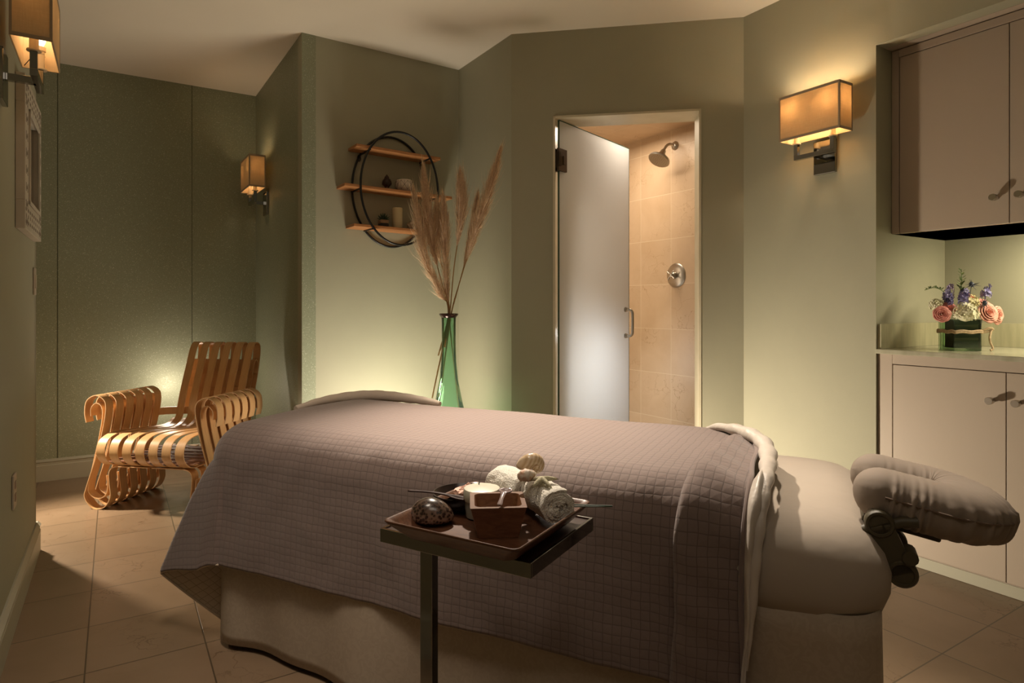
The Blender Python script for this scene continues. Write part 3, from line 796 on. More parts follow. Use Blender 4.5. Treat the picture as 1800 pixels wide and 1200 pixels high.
for yv in (.13, .33):
    p0 = Vector((1.980, yv, .660)); p1 = Vector((2.022, yv, .562))
    Rm = Matrix.Rotation(PI/2, 4, 'X')
    for p in (p0, p1):
        b.lathe([(.0, -.014), (.026, -.014), (.029, -.010), (.029, .010), (.026, .014), (.021, .014), (.020, .011), (.0, .011)], 24, Matrix.Translation(p) @ Rm)
    d_ = (p1-p0).normalized(); n = Vector((d_.z, 0, -d_.x))
    vs = []
    for y_ in (-.011, .011):
        for (t, s_) in ((0, -1), (0, 1), (1, 1), (1, -1)):
            p = p0.lerp(p1, t)+n*s_*.024; vs.append((p.x, p.y+y_, p.z))
    b.add(vs, [(0, 1, 2, 3), (7, 6, 5, 4), (0, 4, 5, 1), (1, 5, 6, 2), (2, 6, 7, 3), (3, 7, 4, 0)])
    b.tube([(1.99, yv, .655), (2.02, yv, .668), (2.05, yv, .672)], .012, 10)
b.tube([(2.01, .13, .56), (2.01, .33, .56)], .008, 10); b.tube([(1.95, .13, .64), (1.985, .13, .655)], .012, 10); b.tube([(1.95, .33, .64), (1.985, .33, .655)], .012, 10)
b.build('cradle_arm', PLAST, mt)
MB().tube([(2.035, .11, .60), (2.035, .16, .60)], .015, 12).build('clamp_knob', PLAST, mt)

# ------------------------------------------------------------------ side table (C shaped) with tray
TF = Vector((.032, 1.081, 0)); TLc = Vector((-.263, 1.254, 0)); TR = Vector((.167, 1.319, 0))
ex = (TF-TLc).normalized(); ty = (TR-TF).length; tx = (TF-TLc).length
rot = math.atan2(ex.y, ex.x)
st = thing('side_table', 'slim chrome framed side table with dark wood top in front of the massage table', 'side table', TLc, rot)
ZS = .68; fh = .027; fw = .006
b = MB(); b.box(0, tx, 0, fw, ZS-fh, ZS); b.box(0, tx, ty-fw, ty, ZS-fh, ZS); b.box(0, fw, fw, ty-fw, ZS-fh, ZS); b.box(tx-fw, tx, fw, ty-fw, ZS-fh, ZS)
b.build('frame', CHROME, st, False, .0008)
box('top_panel', fw, tx-fw, fw, ty-fw, ZS-fh+.001, ZS-.0035, DARKW, st, 0)
b = MB(); b.box(.098, .126, .004, .024, .012, ZS-fh); b.build('post', CHROME, st, False, .001)
b = MB(); b.box(.02, tx-.02, .002, .026, 0, .012); b.box(.02, .044, .026, ty, 0, .012); b.box(tx-.044, tx-.02, .026, ty, 0, .012)
b.build('foot_frame', CHROME, st, False, .001)
# tray
RF = Vector((-.002, 1.040, 0)); RL = Vector((-.256, 1.189, 0)); RR = Vector((.176, 1.295, 0))
ctr = (RL+RR)/2; ex2 = (RF-RL).normalized(); trot = math.atan2(ex2.y, ex2.x)
hw, hd_ = (RF-RL).length/2, (RR-RF).length/2
tr = thing('serving_tray', 'square dark wooden tray with flared rim on the chrome side table', 'tray', (ctr.x, ctr.y, ZS), trot)
prf = [(.30, .0), (.0, .0), (-.002, .002)]
def ring(hx_, hy_, z, r): return [(x, y, z) for x, y in rrect(-hx_, hx_, -hy_, hy_, r, 8, 6)]
prof = [(.62, .62, .0005, .02), (.74, .74, .0005, .02), (.80, .80, .004, .022), (.90, .90, .020, .02), (.985, .985, .0345, .016), (1.0, 1.0, .038, .015), (.993, .993, .0405, .014), (.972, .972, .0400, .013), (.93, .93, .032, .02), (.84, .84, .0165, .03), (.76, .76, .0095, .03), (.70, .70, .0085, .03), (.3, .3, .0085, .02)]
vs = []; 
for (fx, fy, z, r) in prof: R_ = ring(hw*fx, hd_*fy, z, r); vs += R_
n_ = len(R_)
fs = [(i*n_+k, (i+1)*n_+k, (i+1)*n_+(k+1) % n_, i*n_+(k+1) % n_) for i in range(len(prof)-1) for k in range(n_)]
fs += [tuple(range(n_)), tuple((len(prof)-1)*n_+k for k in range(n_))[::-1]]
meshobj('body', vs, fs, WALNUT, tr)
bm = bmesh.new(); me = tr.children[0].data; bm.from_mesh(me); bmesh.ops.recalc_face_normals(bm, faces=bm.faces); bm.to_mesh(me); bm.free()
ZB = ZS+.009
# square bowl
bw = thing('square_bowl', 'tapered square wooden bowl at the front of the tray holding a small spoon', 'bowl', (-.028, 1.214, ZB), math.radians(4))
def sq(hx_, hy_, z, r): return [(x, y, z) for x, y in rrect(-hx_, hx_, -hy_, hy_, r, 5, 4)]
prof = [(.026, .026, .0, .002), (.0375, .0375, .0, .002), (.052, .050, .0585, .002), (.053, .051, .060, .002), (.0445, .0425, .060, .012), (.043, .041, .057, .012), (.033, .033, .010, .012), (.01, .01, .009, .004)]
vs = []
for q in prof: R_ = sq(*q); vs += R_
n_ = len(R_); fs = [(i*n_+k, (i+1)*n_+k, (i+1)*n_+(k+1) % n_, i*n_+(k+1) % n_) for i in range(len(prof)-1) for k in range(n_)]
fs += [tuple(range(n_)), tuple((len(prof)-1)*n_+k for k in range(n_))[::-1]]
o = meshobj('body', vs, fs, BOWLW, bw)
bm = bmesh.new(); bm.from_mesh(o.data); bmesh.ops.recalc_face_normals(bm, faces=bm.faces)
for e in bm.edges:
    if len(e.link_faces) == 2 and e.calc_face_angle(0) > .6: e.smooth = False
bm.to_mesh(o.data); bm.free()
CER = mat('mauve_ceramic', (.33, .25, .24), .25)
def spoon(label, p0, p1, wh, wb, m, name='small_spoon', cat='spoon', deep=.007, flip=1):
    p0 = Vector(p0); p1 = Vector(p1); d = (p1-p0); Lq = d.length; dz = d.normalized()
    sx = Vector((0, 0, 1)).cross(dz).normalized(); nz = dz.cross(sx)
    vs = []; n = 34; k = 8
    for i in range(n+1):
        t = i/n
        hw_ = wh*(1-.35*math.sin(PI*min(1, t/.62))) if t < .62 else wh*.65+(wb-wh*.65)*math.sin(min(1, (t-.62)/.22)*PI/2)
        if t > .84: hw_ = wb*math.sqrt(max(0.0001, 1-((t-.84)/.16)**2))
        if t < .04: hw_ *= .5+.5*t/.04
        for j in range(k+1):
            s_ = -1+2*j/k
            dip = -deep*max(0, math.sin(PI*min(1, max(0, (t-.62)/.38))))*(1-s_*s_)
            bend = .004*math.sin(PI*t)
            vs.append(p0+d*t+sx*s_*hw_+nz*(dip+bend-.0012*abs(s_)))
    fs = [(i*(k+1)+j, (i+1)*(k+1)+j, (i+1)*(k+1)+j+1, i*(k+1)+j+1) for i in range(n) for j in range(k)]
    o = meshobj(name, vs, fs, m, None); md = o.modifiers.new('solid', 'SOLIDIFY'); md.thickness = .0025; md.offset = 0
    return tag(o, label, cat)
spoon('small mauve ceramic spoon resting across the rim of the square bowl', (-.023, 1.162, .755), (-.010, 1.222, .770), .0055, .0135, CER)
# dark dish with oil and salts
dd = thing('dark_dish', 'round black dish at the back left of the tray holding oil and pink salt', 'dish', (-.105, 1.352, ZB), 0)
MB().lathe([(.028, 0), (.034, .001), (.052, .012), (.064, .030), (.0655, .036), (.063, .036), (.050, .016), (.03, .006), (0, .005)], 36).build('body', mat('black_lacquer', (.018, .010, .008), .25), dd)
MB().lathe([(.0, .0225), (.056, .0225)], 30).build('oil', mat('green_oil', (.16, .14, .035), .1), dd)
sm = noisy('pink_salt', (.62, .34, .25), (.80, .50, .38), 60, .5, .8, 400, .003)
b = MB()
for i in range(34):
    a_ = random.uniform(0, 2*PI); r_ = random.uniform(0, .026); h_ = .034*(1-r_/.028)
    b.ico((-.094+r_*math.cos(a_)*1.1, 1.335+r_*math.sin(a_), ZB+.028+random.uniform(0, 1)*h_), random.uniform(.004, .008), 1, (1, 1, .8), .5, 3)
b.ico((-.094, 1.334, ZB+.038), .022, 3, (1.2, 1, .7), .5, 3)
tag(b.build('salt_mound', sm), 'mound of coarse pink bath salt in the dark dish', 'salt')
lv = mat('dark_leaf', (.03, .06, .03), .5)
b = MB(); b.tube(spline([(-.095, 1.325, ZB+.054), (-.082, 1.318, ZB+.058), (-.072, 1.315, ZB+.055), (-.068, 1.317, ZB+.066)], 4), .0012, 6)
tag(b.build('herb_sprig', lv), 'thin dark green sprig lying on the pink salt', 'sprig')
spoon('dark wooden spoon laid over the rim of the black dish, handle pointing left', (-.218, 1.322, .736), (-.085, 1.285, .728), .0045, .010, mat('dark_spoon_wood', (.035, .014, .010), .6, 0, .2), 'wooden_spoon')
# cream jar
jr = thing('cream_jar', 'round jar with pale greenish white lid behind the square bowl', 'jar', (-.062, 1.296, ZB), 0)
MB().lathe([(.027, 0), (.033, .003), (.035, .02), (.035, .036), (0, .036)], 36).build('body', mat('jar_glass', (.28, .27, .22), .25), jr)
MB().lathe([(.0365, .036), (.038, .038), (.038, .056), (.0365, .0595), (.033, .0605), (.0, .0615)], 40).build('lid', noisy('alabaster', (.60, .58, .46), (.68, .66, .54), 30, .35, 0), jr)
# cowrie
def cowrie():
    b = MB(); b.ico((0, 0, 0), 1, 4)
    vs = []
    for v in b.v:
        x, y, z = v
        X = x*.0455*(1+.0*z); Y = y*.034*(1-.18*x); Z = z*.032*(1-.15*x) if z > 0 else z*.014
        Z += .004*max(0, z)*math.cos(x*1.2)
        if x > .85: Y *= .8; 
        vs.append((X, Y, Z+.014))
    o = meshobj('cowrie_shell', vs, b.f, None)
    m = mat('cowrie_spots', (.3, .2, .15), .25, 0, .5, Coat_Weight=.25); s = N(m); v = s.coord()
    vo = s.n('ShaderNodeTexVoronoi'); vo.inputs['Scale'].default_value = 165; s.l(v, vo.inputs['Vector'])
    nz = s.noise(v, 40, 3)
    d = s.math('ADD', vo.outputs['Distance'], s.math('MULTIPLY', s.math('SUBTRACT', nz, .5), .5))
    spots = s.ramp(d, [(.40, (.030, .014, .010)), (.52, (.13, .075, .05)), (.75, (.22, .14, .10))])
    sx = s.n('ShaderNodeSeparateXYZ'); s.l(v, sx.inputs[0])
    s.l(s.mix(s.ramp(s.math('MULTIPLY', sx.outputs[2], 22), [(.35, (0,)*3), (.95, (.75,)*3)]), spots, (.022, .012, .009)), s.b.inputs['Base Color'])
    o.data.materials.append(m); return o
tag(cowrie(), 'brown spotted cowrie shell at the front left of the tray', 'seashell', None, (-.160, 1.258, ZB), math.radians(-12))
# towels: spiral roll, local x along axis
def towel(label, p, rz, Lq, R0_, squash=.86, turns=4.2):
    t = thing('rolled_towel', label, 'towel', p, rz, 'rolled white towels on the tray')
    n = 150; vs = []; pts = []
    for i in range(n+1):
        q = i/n; th = turns*2*PI*q+.8; r = R0_*(.10+.90*q**.9)-.0
        r *= 1+.02*math.sin(th*3)+.015*math.sin(th*7+1)
        pts.append((r*math.cos(th), r*math.sin(th)*squash))
    m2 = 14
    for j in range(m2+1):
        x = Lq*(j/m2-.5); 
        for i, (y, z) in enumerate(pts):
            e = .0015*noise.noise(Vector((x*90, y*120, z*120)))*2
            k = 1+.02*math.sin(j*1.3)
            wob = .002*math.sin(i*.33) if j in (0, m2) else 0
            vs.append((x+wob*(1 if j else -1), y*k+e, z*k+e+R0_*squash))
    w_ = n+1
    fs = [(j*w_+i, j*w_+i+1, (j+1)*w_+i+1, (j+1)*w_+i) for j in range(m2) for i in range(n)]
    o = meshobj('cloth', vs, fs, TERRY, t); md = o.modifiers.new('solid', 'SOLIDIFY'); md.thickness = R0_*.19; md.offset = -1
    md2 = o.modifiers.new('bev', 'BEVEL'); md2.width = .0018; md2.segments = 2; md2.limit_method = 'ANGLE'
    return t
towel('rolled white terry towel at the front right of the tray with its spiral end showing', (.072, 1.278, ZB+.0045), math.radians(112), .105, .041)
towel('rolled white terry towel lying behind the big round shell and pale jar', (.006, 1.368, ZB+.0045), math.radians(125), .105, .043)
# shells and starfish on the towels
def moon_shell():
    vs = []; n = 110; m2 = 22
    for i in range(n+1):
        t = i/n; th = t*2*PI*2.6; g = math.exp((t-1)*3.4)
        c = Vector((math.cos(th), math.sin(th), 0))*.56*g+Vector((0, 0, 1))*(-.75*g+.35)
        u = Vector((math.cos(th), math.sin(th), 0))
        for k in range(m2):
            q = 2*PI*k/m2; rad = .60*g*(1+.02*math.sin(q*16))
            vs.append(tuple((c+u*math.cos(q)*rad+Vector((0, 0, 1))*math.sin(q)*rad*.95)*.033))
    fs = [(i*m2+k, i*m2+(k+1) % m2, (i+1)*m2+(k+1) % m2, (i+1)*m2+k) for i in range(n) for k in range(m2)]+[tuple(n*m2+k for k in range(m2))]
    m = mat('moon_shell', (.72, .52, .32), .25, 0, .5, Coat_Weight=.3); s = N(m); v = s.coord(scale=(1, 1, 1)); wv = s.n('ShaderNodeTexWave'); wv.inputs['Scale'].default_value = 42; wv.inputs['Distortion'].default_value = 1.5
    s.l(v, wv.inputs['Vector']); s.l(s.ramp(wv.outputs['Fac'], [(0, (.60, .42, .25)), (.5, (.70, .52, .33)), (1, (.76, .60, .42))]), s.b.inputs['Base Color'])
    s.bump(wv.outputs['Fac'], .25, .001)
    o = meshobj('round_seashell', vs, fs, m); bm = bmesh.new(); bm.from_mesh(o.data); bmesh.ops.recalc_face_normals(bm, faces=bm.faces); bm.to_mesh(o.data); bm.free(); return o
ms = tag(moon_shell(), 'large cream and tan ribbed round seashell on top of the rolled towels', 'seashell', None, (.050, 1.318, .786)); ms.rotation_euler = (1.9, .5, .6)
def conch():
    vs = []; n = 44; m2 = 16
    for i in range(n+1):
        t = i/n; r = .0145*math.sin(PI*min(1, t*.92+.06))**.7*(1-.35*t); x = -.02+.042*t
        for k in range(m2):
            q = 2*PI*k/m2; sp_ = 1+.28*max(0, math.sin(q*4+t*9))*max(0, math.sin(t*PI*5))
            vs.append((x, r*sp_*math.cos(q), r*sp_*math.sin(q)+.013))
    fs = [(i*m2+k, i*m2+(k+1) % m2, (i+1)*m2+(k+1) % m2, (i+1)*m2+k) for i in range(n) for k in range(m2)]+[tuple(range(m2))[::-1], tuple(n*m2+k for k in range(m2))]
    return meshobj('spiky_seashell', vs, fs, noisy('conch_skin', (.66, .58, .48), (.58, .33, .20), 70, .6, .5, 300, .002, lo=.45, hi=.6))
tag(conch(), 'small spiky brown and white conch shell in front of the round shell', 'seashell', None, (.030, 1.272, .768), .5)
def starfish():
    vs = [(0, 0, .009)]; n = 60
    for lay, (sc_, z) in enumerate(((.35, .0085), (.75, .005), (1, .0))):
        for i in range(n):
            a_ = 2*PI*i/n; c = abs(((i % 12)/12)-.5)*2; rad = .011+.026*c**2.2
            sag = -.012*(rad/.037)**2*abs(math.sin(a_)) 
            vs.append((rad*sc_*math.cos(a_), rad*sc_*math.sin(a_), z+sag*sc_))
    fs = [(0, 1+i, 1+(i+1) % n) for i in range(n)]
    for l_ in range(2): fs += [(1+l_*n+i, 1+(l_+1)*n+i, 1+(l_+1)*n+(i+1) % n, 1+l_*n+(i+1) % n) for i in range(n)]
    fs.append(tuple(1+2*n+i for i in range(n))[::-1])
    return meshobj('starfish', vs, fs, noisy('starfish_skin', (.42, .38, .24), (.60, .55, .38), 200, .8, .8, 500, .002))
tag(starfish(), 'small olive beige starfish draped over the front rolled towel', 'starfish', None, (.060, 1.268, .771), .3)
for i, (dz, dy) in enumerate(((0, 0), (.003, .006))):
    b = MB(); b.tube([(.085, 1.262+dy, .721+dz), (.2, 1.253+dy*.1, .7235+dz*.4)], [.0016, .0012], 8)
    tag(b.build('incense_stick', lv), ['lower of two thin dark green sticks poking past the right tray rim', 'upper of two thin dark green sticks poking past the right tray rim'][i], 'stick', 'dark sticks on the tray')

# ------------------------------------------------------------------ bentwood armchair. local: x = sitter-right seen from camera (r), y = towards the back, z up
cf = thing('bentwood_armchair', 'armchair woven of curved light maple strips standing in the back left corner', 'armchair', (-2.295, 3.475, 0), math.atan2(-.16, .987))
def ribbon(name, pts, width, parent, axis, c, th=.0045, n=7):
    """pts: 2D profile; axis 'y': profile lies in (x,z), extruded along y about c; axis 'x': profile in (y,z)"""
    P = spline([(p[0], p[1], 0) for p in pts], n); L_ = len(P); vs = []; uv = []; acc = 0
    for i, p in enumerate(P):
        t = (P[min(i+1, L_-1)]-P[max(0, i-1)]).normalized(); nn = Vector((-t.y, t.x, 0))
        acc += (P[i]-P[i-1]).length if i else 0
        for s_ in (-1, 1):
            for h in (-1, 1):
                q = p+nn*th/2*s_; e = c+h*width/2
                vs.append((q.x, e, q.y) if axis == 'y' else (e, q.x, q.y)); uv.append((acc, h*width/2))
    fs = []; mi = []
    for i in range(L_-1):
        a_ = i*4; b_ = a_+4
        fs += [(a_, a_+1, b_+1, b_), (a_+2, b_+2, b_+3, a_+3), (a_, b_, b_+2, a_+2), (a_+1, a_+3, b_+3, b_+1)]; mi += [0, 0, 1, 1]
    fs += [(0, 2, 3, 1), ((L_-1)*4, (L_-1)*4+1, (L_-1)*4+3, (L_-1)*4+2)]; mi += [1, 1]
    o = meshobj(name, vs, fs, [MAPLE, PLYEDGE], parent, True, uv, mi)
    bm = bmesh.new(); bm.from_mesh(o.data); bmesh.ops.recalc_face_normals(bm, faces=bm.faces)
    for e in bm.edges:
        if len(e.link_faces) == 2 and e.calc_face_angle(0) > .8: e.smooth = False
    bm.to_mesh(o.data); bm.free()
    return o
CW = .655     # distance between arm centres
# side profile in (x,z): outer arm scroll, over, down slanting out to the foot, loop, up to under-seat, across, mirrored
def sidehalf(sg, x0):
    A_ = [(-.062, .480), (-.072, .535), (-.060, .600), (-.005, .632), (.050, .606), (.060, .550), (.040, .440), (-.005, .280), (-.062, .120), (-.072, .062), (-.020, .004), (.050, .015), (.088, .075), (.082, .150), (.082, .212), (.115, .240), (.20, .243), (.322, .243)]
    return [(x0+sg*x, z) for x, z in A_]
def sideinner(sg, x0):
    A_ = [(-.040, .515), (-.038, .560), (-.008, .588), (.026, .572), (.034, .520), (.015, .410), (-.020, .270), (-.054, .130), (-.048, .085), (.000, .058), (.050, .078), (.066, .125), (.060, .190)]
    return [(x0+sg*x, z) for x, z in A_]
for j in range(6):
    y = .035+j*.076
    for sg, x0 in ((1, -.012), (-1, CW)):
        ribbon('arm_strip', sidehalf(sg, x0), .052, cf, 'y', y)
        ribbon('inner_arm_strip', sideinner(sg, x0), .046, cf, 'y', y+.004)

# seat strips
for i in range(7):
    x = .085+i*.0785
    pr = [(.50, .262), (.30, .258), (.08, .252), (-.01, .262), (-.062, .318), (-.052, .385), (.00, .418), (.10, .424), (.30, .405), (.46, .395), (.53, .42)]
    ribbon('seat_strip', pr, .051, cf, 'x', x)
# back strips
for i in range(6):
    x = .162+i*.078
    tw = .0
    pr = [(.20, .412), (.32, .404), (.40, .408), (.455, .445), (.475, .52), (.505, .62), (.555, .76), (.590, .855), (.625, .895), (.668, .880), (.672, .82), (.645, .70), (.600, .56), (.575, .46), (.56, .40), (.52, .35)]
    ribbon('back_strip', pr, .048, cf, 'x', x)
for i in range(6):
    x = .162+i*.078
    pr = [(.632, .70), (.648, .745), (.632, .785), (.605, .765), (.575, .66), (.545, .56), (.53, .47)]
    ribbon('inner_back_strip', pr, .044, cf, 'x', x+.003)
def rail(name, pts, h, t=.005, m=MAPLE, flat=False):
    P = spline(pts, 8); vs = []
    for i, p in enumerate(P):
        tt = (P[min(i+1, len(P)-1)]-P[max(0, i-1)]).normalized()
        n = Vector((-tt.y, tt.x, 0)).normalized()
        if flat:
            vs += [p+n*h/2+Vector((0, 0, t/2)), p-n*h/2+Vector((0, 0, t/2)), p-n*h/2-Vector((0, 0, t/2)), p+n*h/2-Vector((0, 0, t/2))]
        else:
            vs += [p+n*t/2+Vector((0, 0, h/2)), p-n*t/2+Vector((0, 0, h/2)), p-n*t/2-Vector((0, 0, h/2)), p+n*t/2-Vector((0, 0, h/2))]
    fs = [(i*4+k, i*4+(k+1) % 4, (i+1)*4+(k+1) % 4, (i+1)*4+k) for i in range(len(P)-1) for k in range(4)]+[(0, 1, 2, 3), tuple(len(vs)-4+k for k in range(4))[::-1]]
    return meshobj(name, vs, fs, m, cf, False)
rail('back_rail', [(.03, .43, .475), (.10, .47, .478), (.32, .50, .480), (.54, .47, .478), (.61, .43, .475)], .045)
rail('cross_strip', [(.14, .578, .70), (.36, .590, .705), (.58, .578, .70)], .045)
rail('cross_strip', [(.14, .548, .60), (.36, .556, .60), (.58, .548, .60)], .04)
WEAVE = wood('dark_maple', (.14, .06, .03), (.22, .10, .05), 6, rough=.65)
for j in range(6):
    rail('weave_strip', [(.05, .03+j*.075, .268), (.2, .03+j*.075, .275), (.35, .03+j*.075, .268), (.59, .03+j*.075, .272)], .048, .004, WEAVE, True)
for y in (.06, .40):
    rail('arm_rail', [(-.03, y, .535), (.03, y, .535)], .03)

# ------------------------------------------------------------------ round wall shelf on wall B-C. local x along wall to the right, y into the room (negative = towards the wall)
dBC = (Cc-B).normalized(); q = on_wall_px(B, dBC, 687); ZR = 1.841
rs = thing('round_wall_shelf', 'black double ring wall shelf with three wooden planks above the vase', 'wall shelf', q, math.atan2(dBC.y, dBC.x))
RX, RZ, DP = .2525, .3425, .150
for y in (-.008, -DP):
    pts = [(RX*math.cos(t), y, ZR+RZ*math.sin(t)) for t in np.linspace(0, 2*PI, 73)[:-1]]
    MB().tube(pts, .0068, 10, closed=True).build('ring', BLACKM, rs)
tl = math.radians(1.0)
planks = [(.222, .275, -.002), (-.016, .352, .004), (-.245, .262, -.030)]
for dz, hl_, cx_ in planks:
    Mx = Matrix.Translation((cx_, 0, ZR+dz)) @ Matrix.Rotation(tl, 4, 'Y')
    MB().box(-hl_, hl_, -.149, -.004, -.009, .009, Mx).build('plank', SHELFW, rs, False, .003)
    w_ = RX*math.sqrt(max(0, 1-(dz/RZ)**2)); 
    for sg in (-1, 1): MB().tube([(sg*w_, -.008, ZR+dz-.0135-sg*w_*.017), (sg*w_, -DP, ZR+dz-.0135-sg*w_*.017)], .005, 8).build('bracket', BLACKM, rs)
for sg in (-1, 1):
    for k in range(1):
        zc_ = ZR+.185; xx = sg*.208; MB().tube([(xx+.009*math.cos(t), -.006, zc_+.018*math.sin(t)) for t in np.linspace(0, 2*PI, 17)[:-1]], .003, 6, closed=True).build('hanging_loop', BLACKM, rs)
def onshelf(lx, k, y=-.075): 
    dz, hl_, cx_ = planks[k]; z = ZR+dz+.0092-(lx-cx_)*math.tan(tl)
    v = Matrix.Rotation(math.atan2(dBC.y, dBC.x), 3, 'Z') @ Vector((lx, y, 0)); return Vector((q.x+v.x, q.y+v.y, z+.0006))
RZB = math.atan2(dBC.y, dBC.x)
# head figurine
bh = thing('head_figurine', 'small dark brown carved head figurine with topknot on the middle plank', 'figurine', onshelf(-.058, 1), RZB-.35)
FIGM = mat('dark_carved', (.035, .016, .010), .4)
b = MB(); b.box(-.017, .017, -.014, .014, 0, .008)
b.lathe([(.013, .008), (.012, .02), (.014, .026)], 16)
b.ico((0, 0, .046), .026, 3, (1, 1.0, 1.15)); b.ico((0, 0, .077), .015, 2, (1, 1, .9), .1, 8); b.ico((0, 0, .090), .007, 2)
b.ico((0, -.026, .044), .0045, 2, (.7, 1, 1.5))                       # nose
for sg in (-1, 1):
    b.ico((sg*.010, -.0225, .051), .005, 2, (1.2, .5, .5)); b.ico((sg*.027, .0, .042), .006, 2, (.4, .7, 2.0))
b.ico((0, -.0235, .033), .005, 2, (1.3, .6, .5))
b.build('head', FIGM, bh)
b = MB()
for i in range(46):
    t = i*2.399; zz = i/46; rr_ = math.sqrt(max(0, 1-zz*zz)); 
    x, y = rr_*math.cos(t)*.0262, rr_*math.sin(t)*.0262
    if y < -.012 and zz < .45: continue
    b.ico((x, y, .046+.030*zz), .0033, 1)
b.build('curls', FIGM, bh)
# patterned pot
pp = thing('patterned_pot', 'round white pot with fine geometric lines and green succulents on the middle plank', 'potted plant', onshelf(.055, 1, -.08), RZB)
prof = [(.028, 0), (.042, .006), (.055, .030), (.057, .048), (.050, .070), (.045, .076), (.042, .076), (.042, .068), (0, .068)]
po = MB().lathe(prof, 36).build('pot', mat('pot_white', (.70, .60, .50), .4), pp)
b = MB(); po_r = lambda z: interp(z, [0, .006, .030, .048, .070], [.028, .042, .055, .057, .050])+.0004
for i in range(8):
    a0 = 2*PI*i/8; a1 = 2*PI*(i+1)/8; am = (a0+a1)/2
    def g(a_, z): r = po_r(z); return (r*math.cos(a_), r*math.sin(a_), z)
    def ln(a_, z0, b_, z1): b.tube([g(a_+(b_-a_)*k/8, z0+(z1-z0)*k/8) for k in range(9)], .0008, 5)
    ln(a0, .068, am, .040); ln(a1, .068, am, .040); ln(am, .040, a0, .012); ln(am, .040, a1, .012); ln(a0, .068, a0, .012); ln(am, .068, am, .040)
b.build('pot_pattern', mat('pot_lines', (.12, .07, .05), .5), po)
SUC = noisy('succulent_green', (.02, .11, .045), (.04, .18, .08), 40, .5, 0)
def rosette(b, c, r, n=3, up=.6):
    for lay in range(n):
        k = 7-lay*1
        for i in range(k):
            a_ = 2*PI*i/k+lay*.5; rad = r*(1-lay*.28); el = up+lay*.35
            d = Vector((math.cos(a_)*math.cos(el), math.sin(a_)*math.cos(el), math.sin(el)))
            b.ico(tuple(Vector(c)+d*rad*.55), rad*.5, 1, (.8, .8, .8))
b = MB()
for (x, y) in ((-.026, 0), (0, -.008), (.026, -.002), (-.012, .02), (.014, .02)): rosette(b, (x, y, .070), .020)
b.build('succulents', SUC, pp)
# small spiky succulent
sp_ = thing('spiky_succulent', 'small dark pot with rope band and spiky succulent on the bottom plank', 'potted plant', onshelf(-.080, 2), RZB)
MB().box(-.026, .026, -.024, .024, 0, .024).build('pot', mat('pot_dark', (.02, .015, .012), .5), sp_, False, .003)
MB().box(-.0265, .0265, -.0245, .0245, .0245, .046).build('rope_band', noisy('jute', (.36, .22, .12), (.48, .32, .19), 90, .9, .8, 300, .003, (1, 1, 6)), sp_, False, .004)
b = MB()
for i in range(22):
    a_ = i*2.4; el = .25+1.2*(i/22); d = Vector((math.cos(a_)*math.cos(el), math.sin(a_)*math.cos(el), math.sin(el)))
    b.tube([Vector((0, 0, .044)), Vector((0, 0, .044))+d*.022, Vector((0, 0, .046))+d*.044], [.005, .0045, .0006], 6)
b.build('spikes', mat('spike_green', (.02, .055, .03), .5), sp_)
cd = thing('pillar_candle', 'tall cream pillar candle on the bottom plank of the ring shelf', 'candle', onshelf(.012, 2), RZB)
MB().lathe([(.0295, 0), (.0305, .002), (.0305, .126), (.029, .129), (.024, .127), (0, .126)], 30).build('wax', mat('cream_wax', (.66, .57, .36), .5, 0, .4, Subsurface_Weight=.1), cd)
MB().tube([(0, 0, .125), (.001, 0, .136)], .001, 6).build('wick', BLACKM, cd)
b = MB(); b.ico((0, 0, .031), .042, 4, (1.1, .9, .74), .08, 3)
sd = b.build('marbled_shell', noisy('marbled', (.52, .40, .28), (.15, .09, .06), 28, .15, 0, lo=.5, hi=.62)); tag(sd, 'glossy marbled round shell at the right end of the bottom plank', 'seashell', None, onshelf(.125, 2), RZB)

# ------------------------------------------------------------------ vase with pampas
VX, VY = -.352, 3.5
vz = thing('green_glass_vase', 'tall green glass floor vase with narrow neck in the corner behind the table', 'vase', (VX, VY, 0), 0)
prof = [(.10, .0), (.128, .004), (.135, .03), (.132, .20), (.120, .36), (.100, .50), (.075, .60), (.052, .72), (.042, .82), (.0385, .94), (.039, 1.04), (.041, 1.068)]
MB().lathe(prof, 48).build('glass', GREENG, vz)
rim = MB().lathe([(.040, 1.062), (.046, 1.070), (.0525, 1.078), (.0535, 1.083), (.050, 1.086), (.038, 1.080), (.036, 1.070)], 40).build('rim', mat('dark_rim', (.06, .035, .03), .12, .6), vz); rim['label'] = 'dark brown glossy rim'
STRAW = mat('pampas_stem', (.36, .22, .085), .6)
def pampas_m():
    m = mat('pampas_fluff', (.52, .34, .20), .9, 0, .1); s = N(m); v = s.coord()
    s.l(s.ramp(s.noise(v, 110, 3), [(.36, (.60, .44, .29)), (.62, (.95, .78, .58))]), s.b.inputs['Base Color'])
    t = s.n('ShaderNodeBsdfTranslucent'); t.inputs[0].default_value = (.92, .74, .53, 1); mx = s.n('ShaderNodeMixShader'); mx.inputs[0].default_value = .4
    s.l(s.b.outputs[0], mx.inputs[1]); s.l(t.outputs[0], mx.inputs[2]); s.l(mx.outputs[0], s.t.nodes['Material Output'].inputs[0]); return m
PAMP = pampas_m()
